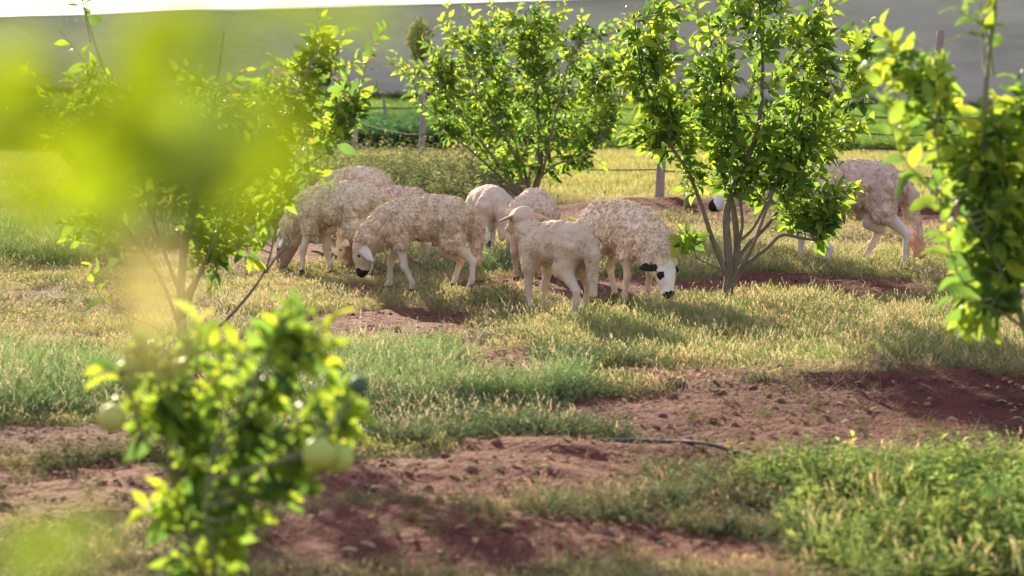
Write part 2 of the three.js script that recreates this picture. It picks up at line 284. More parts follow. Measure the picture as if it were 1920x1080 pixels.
  for (let i = 0; i < 32000; i++) {
    const d = 29 + 26 * Math.pow(R2(), 0.9), x = (R2() * 2 - 1) * (0.2185 * d + 1.5), z = -d, t = fbm2(x * 0.5, d * 0.9, 50);
    if (R2() < sstep(0.2, 0.5, zones(x, z).soil) || R2() < sstep(0.18, 0.4, t)) continue;
    far.push([put(x, z, 0.8 + R2() * 0.6, 0.5 + R2() * 0.6, R2), jit([0.36, 0.355, 0.13], 0.25)]);
  }
  for (let i = 0; i < 16000; i++) {
    const d = 46 + 70 * Math.pow(R2(), 1.5), x = (R2() * 2 - 1) * (0.2185 * d + 2), z = -d, row = Math.sin(d * 1.1 + 0.6 * n2(x * 0.1, d * 0.1, 51));
    const dark = d < 62 && x < -2 + 4 * n2(d * 0.3, 0, 52);
    if (!dark && R2() > 0.55 + 0.4 * row) continue;
    crop.push([put(x, z, 1 + R2(), (dark ? 1.4 : 0.7) * (0.7 + R2() * 0.5), R2), jit(dark ? [0.11, 0.24, 0.08] : [0.26, 0.43, 0.08], 0.2)]);
  }
  for (let i = 0; i < 2600; i++) {
    const d = 24.5 + 10 * R2(), x = lerp(-0.17, 0.0, R2()) * d - (R2() < 0.5 ? 0.4 : 0) + 0.1, z = -d; if (R2() < zones(x, z).soil) continue;
    if (n2(x * 0.9, d * 0.6, 53) < -0.25 || (d < 28 && x > -0.5)) continue;
    tall.push([put(x, z, 0.8 + R2() * 0.5, (0.35 + R2() * 0.75) * (0.9 + 0.8 * n2(x * 1.6, d * 0.8, 54)), R2, 0.2), jit(R2() < 0.4 ? [0.30, 0.31, 0.13] : [0.17, 0.22, 0.10], 0.25)]);
  }
  for (let i = 0; i < 1500; i++) {   // weeds along the foot of the wall
    const t = R2(), x = lerp(-33, 34, t), z = lerp(-141, -64.5, t) + 0.9 + R2() * 1.6;
    crop.push([put(x + 0.9, z, 1.0 + R2(), 0.6 + 0.8 * R2(), R2), jit([0.13, 0.18, 0.075])]);
  }
  tag(instanced('turf', fg, grassMat, far), 'short yellow green turf beyond the earth bank', 'turf');
  tag(instanced('crop_plants', cg, grassMat, crop), 'green crop in rows in the field before the wall', 'crop');
  tag(instanced('tall_weeds', tg, grassMat, tall), 'tall scrubby weeds along the wire fence', 'weeds');

  const clod = new THREE.IcosahedronGeometry(1, 1), p = clod.attributes.position;
  for (let i = 0; i < p.count; i++) { const k = 1 + 0.3 * noise3(p.getX(i) * 1.7 + 3, p.getY(i) * 1.7, p.getZ(i) * 1.7); p.setXYZ(i, p.getX(i) * k, p.getY(i) * k * 0.65, p.getZ(i) * k); }
  clod.computeVertexNormals(); const cl = [];
  for (let i = 0; i < 16000 && cl.length < 2200; i++) { const d = 7.5 + 12 * R2(), x = (R2() * 2 - 1) * (0.22 * d + 0.5), z = -d; if (zones(x, z).soil < 0.4) continue; const s = 0.004 + 0.024 * Math.pow(R2(), 6); cl.push([put(x, z, s, s, R2, 1, s * 0.2), jit([0.155, 0.08, 0.065], 0.25)]); }
  tag(instanced('soil_clods', clod, std([1, 1, 1], 0.95), cl), 'small clods and stones strewn on the red earth', 'clods');
}
console.log('plants');

// ---------------------------------------------------------------- trees
function leafGeo(seed, wide = 0.46) {   // one citrus leaf, length 1 along +x, folded on the midrib, tip bent down
  const R = rng(seed), N = 6, pos = [], idx = [], fold = 0.12 + R() * 0.4, bend = 0.08 + R() * 0.45, tw = (R() - 0.5) * 0.5;
  for (let i = 0; i <= N; i++) {
    const t = i / N, w = wide / 2 * Math.pow(Math.sin(Math.PI * Math.pow(clamp(t, 0.004, 0.996), 0.85)), 0.8), y = -bend * t * t + 0.06 * Math.sin(t * 3.1), wv = 0.03 * Math.sin(t * 9 + seed);
    pos.push(t, y + fold * w + wv + tw * t * w, -w, t, y, 0, t, y + fold * w - wv - tw * t * w, w);
    if (i) { const a = (i - 1) * 3; idx.push(a, a + 1, a + 3, a + 1, a + 4, a + 3, a + 1, a + 2, a + 4, a + 2, a + 5, a + 4); }
  }
  return geoFrom(pos, idx);
}
const LEAVES = [101, 102, 103, 104, 105, 106].map((s) => leafGeo(s));
const LEAFCOL = { old: [[0.085, 0.165, 0.036], [0.13, 0.235, 0.036], [0.18, 0.295, 0.036], [0.235, 0.35, 0.04]], young: [[0.30, 0.40, 0.034], [0.38, 0.45, 0.036], [0.25, 0.37, 0.034]], red: [[0.34, 0.15, 0.05], [0.36, 0.24, 0.05]] };
const leafWhite = leafMat([1, 1, 1], 0.6, 0.16);
const leafMats = {}; for (const k in LEAFCOL) leafMats[k] = LEAFCOL[k].map((c) => leafMat(c, 0.6, 0.16));
const barkTex = noiseTexture(256, (i, j, N) => { const v = 0.6 + 0.25 * tileNoise(i, j, N, 24, 61) + 0.15 * tileNoise(i, j, N, 90, 62); return [v, v, v]; });
const bark = std([0.21, 0.175, 0.14], 0.85, { map: barkTex, bumpMap: barkTex, bumpScale: 0.006 }), greenBark = std([0.16, 0.18, 0.08], 0.8);
function orient(pos, dir, R, len, roll = 1) {   // leaf pointing along dir, upper face roughly skyward
  const x = dir.clone().normalize(), up = V((R() - 0.5) * roll, 0.6, (R() - 0.5) * roll).normalize(), z = V().crossVectors(x, up).normalize(), y = V().crossVectors(z, x);
  const s = len; return new THREE.Matrix4().makeBasis(x, y, z).scale(V(s, s, s)).setPosition(pos);
}
// spec: base point, limbs as point lists with radii, crown volumes to fill with leafy twigs, explicit shoots
function tree(o) {
  const R = rng(o.seed), g = thing(o.name, o.label, o.category ?? 'tree', o.base, o.group), loc = (v) => v.clone().sub(o.base);
  const nodes = [], twigs = [], leaves = [], tips = [];
  o.limbs.forEach((l, i) => {
    const pts = l.pts.map(loc), c = new THREE.CatmullRomCurve3(pts), n = 24;
    mesh(i === 0 ? 'trunk' : 'branch', tube(pts, l.r[0], l.r[1], 9, 4 * pts.length + 4, 0.12), l.mat ?? bark, g);
    for (let k = 2; k <= n; k++) { const t = k / n; nodes.push([c.getPoint(t), t, c.getTangent(t), lerp(l.r[0], l.r[1], t)]); }
  });
  const LL = o.leaf ?? 0.085;
  function shoot(from, to, nl, young, thick = 0.004) {
    const mid = from.clone().lerp(to, 0.5), span = from.distanceTo(to); mid.y -= span * 0.08; mid.x += (R() - 0.5) * span * 0.2; mid.z += (R() - 0.5) * span * 0.2;
    const c = new THREE.QuadraticBezierCurve3(from, mid, to), pts = [0, 0.25, 0.5, 0.75, 1].map((t) => c.getPoint(t));
    twigs.push(tube(pts, thick, 0.0014, 4, 6));
    const L0 = Math.max(0.3, 1 - 0.28 / span);
    for (let k = 0; k < nl; k++) {
      const t = clamp(lerp(L0, 1, (k + 0.5 * R()) / nl)), p = c.getPoint(t), tan = c.getTangent(t), a = k * 2.4 + R() * 0.8, n1 = V().crossVectors(tan, V(0.3, 0.2, 1)).normalize(), n22 = V().crossVectors(tan, n1);
      const q = (k + 1) / nl, dir = n1.multiplyScalar(Math.cos(a)).addScaledVector(n22, Math.sin(a)).multiplyScalar(lerp(1, 0.6, q)).addScaledVector(tan, lerp(0.35, 0.9, q)); dir.y += 0.05 - 0.6 * R() * (1 - q);
      let kind = 'old'; if (young > R() && q > 0.35) kind = 'young'; if (o.red && q > 0.6 && R() < o.red * young) kind = 'red';
      const len = LL * (0.45 + 0.7 * R()) * (kind === 'red' ? 0.55 : q > 0.85 ? 0.75 : 1);
      p.addScaledVector(dir.clone().normalize(), 0.008);
      leaves.push([orient(p, dir, R, len, 2.4), kind, p]);
    }
  }
  for (const e of o.crown) {
    const c = loc(e.c);
    for (let i = 0; i < e.n * (o.more ?? 1); i++) {
      let tip = null, far = -1;   // of a few candidates the one farthest from other shoots, so that the crown fills evenly
      for (let k = 0; k < 6; k++) {
        let u; do u = V(R() * 2 - 1, R() * 2 - 1, R() * 2 - 1); while (u.lengthSq() > 1);
        const q = V(c.x + u.x * e.r.x, c.y + u.y * e.r.y, c.z + u.z * e.r.z); let m = 9; for (const o2 of tips) m = Math.min(m, o2.distanceToSquared(q));
        if (m > far) { far = m; tip = q; }
      }
      tips.push(tip);
      let best = null, bd = 1e9; for (const nd of nodes) { const dd = nd[0].distanceTo(tip) + Math.max(0, nd[0].y - tip.y + 0.05) * 1.5 - nd[1] * 0.15; if (dd < bd) { bd = dd; best = nd; } }
      shoot(best[0], tip, Math.round((o.per ?? 8) * (0.75 + 0.5 * R())), (e.young ?? 0.3) * (R() < 0.6 ? 1.6 : 0.25), Math.min(0.0055, best[3]));
    }
  }
  { // stray shoots that break the outline
    const mid = V(); tips.forEach((t) => mid.add(t)); mid.divideScalar(tips.length);
    for (let k = 0; k < Math.min(45, tips.length * 0.12); k++) {
      const a = tips[Math.floor(R() * tips.length)], out = a.clone().sub(mid); if (out.length() < 0.3) { continue; }
      const len = 0.1 + 0.22 * R(); shoot(a.clone(), a.clone().addScaledVector(out.normalize(), len * 0.8).add(V((R() - 0.5) * 0.12, len * (R() - 0.1), (R() - 0.5) * 0.12)), 6, 0.7, 0.003);
    }
  }
  for (const s of o.shoots ?? []) {
    const pts = s.pts.map(loc); twigs.push(tube(pts, s.r ?? 0.005, 0.0015, 5, 10));
    const c = new THREE.CatmullRomCurve3(pts), len = c.getLength(), n = s.n ?? 12;
    for (let k = 0; k < n; k++) {
      const q = (k + 1) / n, t = clamp(lerp(s.from ?? 0.25, 1, q)), p = c.getPointAt(t), tan = c.getTangentAt(t), a = k * 2.4 + R() * 0.6, n1 = V().crossVectors(tan, V(0.3, 0.2, 1)).normalize(), n22 = V().crossVectors(tan, n1);
      const dir = n1.multiplyScalar(Math.cos(a)).addScaledVector(n22, Math.sin(a)).addScaledVector(tan, lerp(0.4, 1.2, q)); dir.y += 0.1 - 0.3 * R();
      let kind = R() < (s.young ?? 0.5) && q > 0.3 ? 'young' : 'old'; if (s.red && q > 0.55 && R() < s.red) kind = 'red';
      leaves.push([orient(p, dir, R, LL * (0.7 + 0.5 * R()) * lerp(1.05, 0.7, q) * (kind === 'red' ? 0.6 : 1), 2.4), kind, p]);
    }
  }
  mesh('twigs', mergeGeometries(twigs), greenBark, g).userData.kind = 'stuff';
  // the leaves nearest the viewer and outermost are parts of their own, the rest one mass
  const mid = V(); leaves.forEach((l) => mid.add(l[2])); mid.divideScalar(leaves.length);
  leaves.forEach((l) => { l[3] = (l[2].z - mid.z) * 1.0 + 0.35 * l[2].distanceTo(mid) + 0.25 * R(); }); leaves.sort((a, b) => b[3] - a[3]);
  const nPart = o.parts ?? 300, rest = [[], [], []];
  leaves.forEach(([mx, kind], i) => {
    const cs = LEAFCOL[kind], ci = Math.floor(R() * cs.length);
    if (i < nPart) { const m = mesh('leaf', LEAVES[i % 6], leafMats[kind][ci], g); m.matrix.copy(mx); m.matrix.decompose(m.position, m.quaternion, m.scale); }
    else { const t = 0.8 + 0.4 * R(); rest[i % 3].push([mx, cs[ci].map((x) => x * t)]); }
  });
  rest.forEach((l, i) => { if (l.length) instanced('foliage', LEAVES[i * 2], leafWhite, l, g); });
  console.log(o.name, 'leaves', leaves.length);
  return g;
}
const onGround = (px, py) => { const [x, z] = ground0(px, py); return V(x, terrain(x, z), z); };
// points given as [bearing, height, nearer(+) / farther(-) in metres] round a tree's own distance
function spec(base) { const d0 = -base.z, s = FPX / d0; return { p: (a) => a.map(([px, py, dz = 0]) => at(px, py, d0 - dz)), e: (px, py, rx, ry, n, young, dz = 0, rz) => ({ c: at(px, py, d0 - dz), r: V(rx / s, ry / s, rz ?? Math.min(rx, 200) / s * 0.55), n, young }) }; }
{ // the tree in the middle right, beside the sheep with black eyes
  const base = onGround(1362, 584), { p, e } = spec(base); base.y -= 0.02;
  tree({
    name: 'citrus_tree', seed: 11, base, label: 'leafy citrus tree with many stems right of the black eyed sheep', group: 'citrus trees of the orchard', per: 10, leaf: 0.112, more: 0.62,
    limbs: [
      { pts: [base.clone(), ...p([[1364, 550], [1367, 520], [1364, 460], [1362, 400], [1378, 345], [1418, 255], [1430, 120], [1424, 5]])], r: [0.044, 0.006] },
      { pts: p([[1366, 535, -0.03], [1381, 480, -0.05], [1376, 400, -0.1], [1362, 330, -0.2], [1338, 220, -0.3], [1325, 90, -0.35]]), r: [0.034, 0.006] },
      { pts: p([[1364, 520, 0.01], [1338, 455, 0.05], [1308, 365, 0.1], [1288, 320, 0.08], [1240, 245, 0.0], [1205, 140, -0.05], [1190, 40, 0]]), r: [0.022, 0.005] },
      { pts: p([[1374, 500, -0.02], [1400, 462, -0.1], [1445, 415, -0.2], [1500, 330, -0.3], [1555, 220, -0.3], [1600, 110, -0.3]]), r: [0.019, 0.004] },
      { pts: p([[1368, 542, 0.02], [1400, 497, 0.08], [1442, 462, 0.12], [1465, 441, 0.15], [1505, 447, 0.18], [1538, 451, 0.2]]), r: [0.021, 0.008] },
      { pts: p([[1370, 530, 0.03], [1408, 470, 0.15], [1425, 425, 0.15], [1460, 330, 0.05], [1500, 210, 0.0], [1510, 70, 0.0]]), r: [0.017, 0.004] },
      { pts: p([[1360, 512, 0.03], [1335, 498, 0.1], [1305, 481, 0.14], [1302, 465, 0.15]]), r: [0.009, 0.004] },
      { pts: p([[1384, 462, 0], [1392, 420, 0.05], [1386, 370, 0.05], [1360, 270, 0.0], [1350, 130, 0.0]]), r: [0.013, 0.004] },
      { pts: p([[1380, 455, -0.1], [1410, 430, -0.3], [1440, 370, -0.45], [1470, 230, -0.5], [1480, 90, -0.45]]), r: [0.014, 0.004] },
    ],
    crown: [e(1405, 150, 150, 150, 125, 0.3), e(1330, 230, 90, 90, 45, 0.3), e(1215, 120, 60, 110, 42, 0.55), e(1555, 165, 92, 110, 66, 0.35), e(1615, 110, 42, 60, 14, 0.6), e(1265, 180, 60, 110, 26, 0.4), e(1478, 300, 100, 90, 70, 0.2), e(1520, 385, 60, 42, 26, 0.1, 0.15), e(1400, 300, 90, 70, 34, 0.2), e(1300, 330, 32, 35, 8, 0.3, 0.1), e(1420, 10, 190, 50, 55, 0.4), e(1566, 362, 30, 28, 14, 0, 0.2), e(1288, 446, 24, 20, 7, 0.2, 0.14), e(1240, 240, 55, 60, 20, 0.4), e(1530, 440, 14, 14, 3, 0.1, 0.2)],
    shoots: [{ pts: p([[1215, 190], [1190, 90], [1170, 20]]), young: 0.8, n: 14 }, { pts: p([[1240, 150, 0.1], [1235, 70, 0.1], [1245, 5, 0.1]]), young: 0.7, n: 12 }, { pts: p([[1580, 150], [1610, 80], [1632, 40]]), young: 0.5, n: 12 }],
  });
}
{ // the tree behind the flock
  const base = onGround(985, 424), { p, e } = spec(base); base.y -= 0.02;
  tree({
    name: 'citrus_tree', seed: 12, base, label: 'wide citrus tree with fanned stems behind the grazing flock', group: 'citrus trees of the orchard', per: 10, leaf: 0.11, more: 0.74,
    limbs: [
      { pts: [base.clone(), ...p([[992, 400], [998, 370], [1012, 320], [1010, 240], [1000, 130], [985, 20]])], r: [0.05, 0.006] },
      { pts: p([[984, 405, 0.02], [968, 365, 0.05], [930, 325, 0.1], [880, 280, 0.1], [835, 245, 0.05], [815, 215, 0]]), r: [0.024, 0.006] },
      { pts: p([[984, 400, 0.02], [970, 360, 0.1], [945, 320, 0.2], [905, 270, 0.25], [860, 210, 0.25], [800, 130, 0.2]]), r: [0.024, 0.005] },
      { pts: p([[996, 385, -0.02], [985, 330, -0.1], [965, 270, -0.2], [940, 180, -0.25], [900, 60, -0.25]]), r: [0.026, 0.005] },
      { pts: p([[1000, 365, 0], [1016, 330, 0.1], [1050, 305, 0.15], [1085, 298, 0.2], [1130, 265, 0.2]]), r: [0.019, 0.005] },
      { pts: p([[1002, 360, 0.04], [1018, 320, 0.15], [1030, 270, 0.3], [1050, 180, 0.4], [1080, 80, 0.4]]), r: [0.019, 0.005] },
      { pts: p([[990, 365, -0.1], [1000, 300, -0.25], [1060, 220, -0.4], [1130, 130, -0.45]]), r: [0.018, 0.005] },
      { pts: p([[982, 345, 0.05], [960, 280, 0.2], [900, 190, 0.4], [870, 90, 0.4]]), r: [0.016, 0.004] },
    ],
    crown: [e(985, 190, 130, 120, 150, 0.28), e(1080, 190, 90, 95, 85, 0.25), e(900, 190, 85, 90, 75, 0.4), e(860, 120, 55, 70, 32, 0.7), e(1040, 80, 90, 70, 62, 0.4), e(940, 90, 90, 70, 62, 0.5), e(1070, 285, 55, 40, 26, 0.15), e(960, 300, 60, 35, 22, 0.2), e(1145, 170, 38, 60, 24, 0.3), e(840, 235, 26, 26, 8, 0.3), e(765, 140, 26, 32, 7, 0.7), e(845, 165, 40, 60, 14, 0.6), e(1165, 110, 40, 80, 24, 0.4)],
    shoots: [{ pts: p([[850, 150], [842, 60], [840, -5]]), young: 0.9, n: 16 }, { pts: p([[930, 70], [925, 30], [920, 5]]), young: 0.8, n: 12 }, { pts: p([[960, 60], [968, 20], [975, -10]]), young: 0.8, n: 10 }, { pts: p([[800, 210], [770, 150], [740, 98]]), young: 0.7, n: 18 }, { pts: p([[1020, 90], [1040, 30], [1062, -8]]), young: 0.2, n: 3 }, { pts: p([[835, 250], [815, 225], [805, 215]]), young: 0.1, n: 7 }, { pts: p([[1000, 60], [1010, 10], [1012, -20]]), young: 0.7, n: 10 }],
  });
}
{ // the tree at the right edge, nearer
  const base = onGround(1985, 1010), { p, e } = spec(base); base.y -= 0.02;
  tree({
    name: 'citrus_tree', seed: 13, base, label: 'near citrus tree cut off by the right edge', group: 'citrus trees of the orchard', per: 8, leaf: 0.108, more: 0.62,
    limbs: [
      { pts: [base.clone(), ...p([[1975, 900], [1960, 720], [1950, 560], [1940, 380], [1955, 200], [1960, 0]])], r: [0.045, 0.007] },
      { pts: p([[1962, 740], [1930, 640], [1880, 470], [1850, 330, 0.05], [1848, 180, 0.05], [1862, 40, 0], [1870, -60]]), r: [0.016, 0.007], mat: greenBark },
      { pts: p([[1955, 700, 0.05], [1900, 560, 0.1], [1840, 440, 0.15], [1780, 380, 0.15], [1735, 330, 0.15]]), r: [0.012, 0.004], mat: greenBark },
      { pts: p([[1958, 660, 0.1], [1900, 600, 0.2], [1840, 570, 0.25], [1800, 560, 0.3]]), r: [0.011, 0.004], mat: greenBark },
      { pts: p([[1950, 540, -0.1], [1880, 400, -0.2], [1770, 230, -0.25], [1700, 130, -0.3]]), r: [0.012, 0.003], mat: greenBark },
      { pts: p([[1962, 760, 0.1], [1990, 560, 0.3], [2010, 300, 0.3], [2000, 60, 0.2]]), r: [0.02, 0.005] },
      { pts: p([[1975, 800], [2060, 560, 0], [2110, 300, 0], [2150, 60, 0]]), r: [0.022, 0.005] },
    ],
    crown: [e(1880, 320, 60, 110, 44, 0.6, 0.1), e(1850, 480, 70, 90, 40, 0.12), e(1800, 300, 60, 60, 22, 0.35, -0.1), e(1850, 560, 50, 40, 14, 0.15, 0.2), e(1740, 190, 60, 70, 22, 0.75, -0.25), e(1900, 200, 50, 60, 14, 0.8), e(1990, 300, 90, 220, 50, 0.4), e(2100, 300, 90, 230, 40, 0.4), e(1910, 420, 40, 70, 18, 0.5, 0.2)],
    shoots: [
      { pts: p([[1800, 420, 0.15], [1740, 350, 0.2], [1690, 290, 0.2], [1662, 210, 0.2], [1650, 120, 0.2]]), young: 0.3, n: 17, from: 0.1 },
      { pts: p([[1850, 560, 0.2], [1800, 520, 0.3], [1775, 440, 0.3], [1768, 400, 0.3]]), young: 0.1, n: 10 },
      { pts: p([[1860, 560, 0.3], [1820, 570, 0.35], [1800, 600, 0.35]]), young: 0.6, n: 9 },
      { pts: p([[1846, 130], [1842, 60], [1838, -10]]), young: 0.3, n: 9, r: 0.006 },
      { pts: p([[1760, 300, 0], [1750, 200, 0], [1760, 130, 0]]), young: 0.7, n: 12 },
      { pts: p([[1862, 140, 0], [1850, 60], [1800, 20]]), young: 0.4, n: 7 },
      { pts: p([[1700, 180, -0.3], [1680, 110, -0.3], [1672, 75, -0.3]]), young: 0.9, n: 12 },
    ],
  });
}
{ // the left tree behind the out-of-focus branch
  const base = onGround(345, 745), { p, e } = spec(base); base.y -= 0.02;
  tree({
    name: 'citrus_tree', seed: 14, base, label: 'citrus tree with reddish shoot tips left of the flock', group: 'citrus trees of the orchard', per: 8, leaf: 0.095, more: 0.75, red: 0.35,
    limbs: [
      { pts: [base.clone(), ...p([[342, 640], [340, 530], [352, 420], [375, 330], [400, 200], [420, 60]])], r: [0.036, 0.006] },
      { pts: p([[342, 600], [380, 500, 0.05], [430, 400, 0.1], [500, 280, 0.1], [560, 170, 0.1], [600, 80, 0.1]]), r: [0.014, 0.004] },
      { pts: p([[340, 620, 0], [300, 520, 0.1], [240, 430, 0.15], [180, 360, 0.15], [120, 300, 0.1]]), r: [0.012, 0.004] },
      { pts: p([[344, 560, -0.1], [420, 450, -0.2], [520, 350, -0.25], [620, 280, -0.2], [660, 240, -0.2]]), r: [0.016, 0.004] },
      { pts: p([[341, 560, 0.1], [290, 420, 0.2], [240, 250, 0.2], [180, 90, 0.2], [160, 20, 0.2]]), r: [0.011, 0.003] },
      { pts: p([[341, 668, 0.02], [385, 634, 0.05], [430, 594, 0.06], [490, 520, 0.07], [505, 485, 0.07], [515, 440, 0.07], [527, 402, 0.07]]), r: [0.014, 0.0035] },
      { pts: p([[497, 512, 0.07], [520, 480, 0.07], [543, 455, 0.07], [536, 436, 0.07]]), r: [0.008, 0.003] },
    ],
    crown: [e(480, 210, 90, 110, 44, 0.4), e(580, 200, 60, 110, 40, 0.35), e(650, 190, 32, 90, 15, 0.5, -0.2), e(600, 110, 40, 50, 14, 0.5), e(420, 390, 85, 75, 44, 0.25), e(330, 250, 100, 150, 50, 0.3), e(200, 330, 90, 70, 40, 0.3), e(170, 420, 70, 50, 18, 0.2), e(520, 300, 55, 40, 16, 0.2), e(150, 200, 80, 100, 30, 0.3), e(400, 470, 45, 30, 12, 0.3)],
    shoots: [
      { pts: p([[620, 290, -0.2], [655, 235, -0.2], [672, 180, -0.2], [690, 110, -0.2], [722, 52, -0.2]]), young: 0.4, red: 0.35, n: 30, from: 0.05 },
      { pts: p([[560, 250], [572, 150], [590, 70]]), young: 0.4, red: 0.3, n: 18 }, { pts: p([[600, 220], [625, 120], [648, 60]]), young: 0.4, red: 0.3, n: 14 },
      { pts: p([[170, 80, 0.2], [158, 20, 0.2], [150, -30, 0.2]]), young: 0.1, n: 12 }, { pts: p([[640, 260, -0.2], [652, 200, -0.2], [655, 170, -0.2]]), red: 0.9, n: 8, from: 0.5 },
      { pts: p([[300, 620], [190, 560], [172, 500]]), young: 0.4, n: 7, from: 0.5 },
    ],
  });
}
function lemonGeo() { const pts = []; for (let i = 0; i <= 16; i++) { const t = i / 16, a = t * Math.PI; pts.push(new THREE.Vector2(Math.max(0.0005, Math.sin(a) * (1 - 0.05 * Math.cos(2 * a))), -Math.cos(a) * 1.06 - (t < 0.08 ? 0.09 * (1 - t / 0.08) : 0))); } return new THREE.LatheGeometry(pts, 22); }
const peelBump = noiseTexture(128, (i, j, N) => { const v = 0.4 + 0.6 * tileNoise(i, j, N, 48, 71); return [v, v, v]; }); peelBump.repeat.set(2, 1);
{ // young lemon tree in front, left
  const d = 5.9, [bx] = [(400 - 960) / FPX * d], base = V(bx, terrain(bx, -d) - 0.02, -d), { p, e } = spec(base);
  const g = tree({
    name: 'lemon_tree', seed: 15, base, label: 'small lemon tree bearing pale green lemons in the left foreground', per: 7, leaf: 0.085, more: 0.62,
    limbs: [
      { pts: [base.clone(), ...p([[392, 1250], [375, 1080], [345, 980], [318, 860], [300, 760], [290, 680]])], r: [0.014, 0.003], mat: greenBark },
      { pts: p([[385, 1180], [400, 1060, 0.05], [385, 950, 0.1], [400, 850, 0.1], [430, 790, 0.1], [470, 740, 0.1], [500, 670, 0.0]]), r: [0.008, 0.003], mat: greenBark },
      { pts: p([[392, 900, 0.1], [470, 880, 0.15], [560, 850, 0.2], [620, 800, 0.2], [660, 740, 0.2]]), r: [0.008, 0.003], mat: greenBark },
      { pts: p([[330, 900], [270, 820, 0.1], [242, 720, 0.1], [235, 660, 0.1]]), r: [0.007, 0.003], mat: greenBark },
      { pts: p([[395, 840, -0.1], [400, 740, -0.15], [430, 650, -0.15], [520, 590, -0.15]]), r: [0.008, 0.003], mat: greenBark },
    ],
    crown: [e(420, 690, 130, 80, 22, 0.9), e(565, 640, 85, 65, 18, 0.9), e(605, 770, 90, 85, 22, 0.6), e(270, 740, 50, 70, 8, 0.6), e(420, 850, 110, 80, 16, 0.5), e(560, 880, 70, 60, 15, 0.3), e(350, 760, 80, 90, 18, 0.35), e(420, 960, 90, 60, 14, 0.6), e(380, 1050, 80, 50, 10, 0.6), e(320, 960, 50, 80, 8, 0.6), e(480, 780, 60, 60, 12, 0.5), e(260, 680, 40, 50, 5, 0.6)],
    shoots: [{ pts: p([[500, 680], [515, 620], [530, 572]]), young: 0.8, n: 10 }, { pts: p([[560, 700], [590, 650], [605, 620]]), young: 0.8, n: 8 }, { pts: p([[370, 700], [372, 650], [370, 600]]), young: 0.7, n: 7 }, { pts: p([[245, 750, 0.1], [222, 705, 0.1], [195, 690, 0.1]]), young: 0.5, n: 5 }],
  });
  const lg = lemonGeo(), s = d / FPX;
  for (const [px, py, r, c, dz] of [[211, 784, 26, [0.42, 0.45, 0.12], 0.14], [598, 851, 30, [0.36, 0.44, 0.10], 0.26], [637, 860, 26, [0.38, 0.45, 0.11], 0.2], [673, 722, 17, [0.06, 0.13, 0.06], 0.18]]) {
    const l = mesh('lemon', lg, new THREE.MeshPhysicalMaterial({ roughness: 0.62, specularIntensity: 0.5, bumpMap: peelBump, bumpScale: 0.002, color: new THREE.Color().setRGB(...c) }), g);
    l.position.copy(at(px, py, d - dz)).sub(base); l.scale.setScalar(r * s * 0.97); l.rotation.set(0.2, px, 0.15);
    mesh('fruit_stalk', tube([V(0, 0.95, 0), V(0.1, 1.5, 0.1), V(0.3, 2.2, 0), V(0.9, 2.6, -0.4)], 0.06, 0.05, 5, 6), greenBark, l);
  }
}
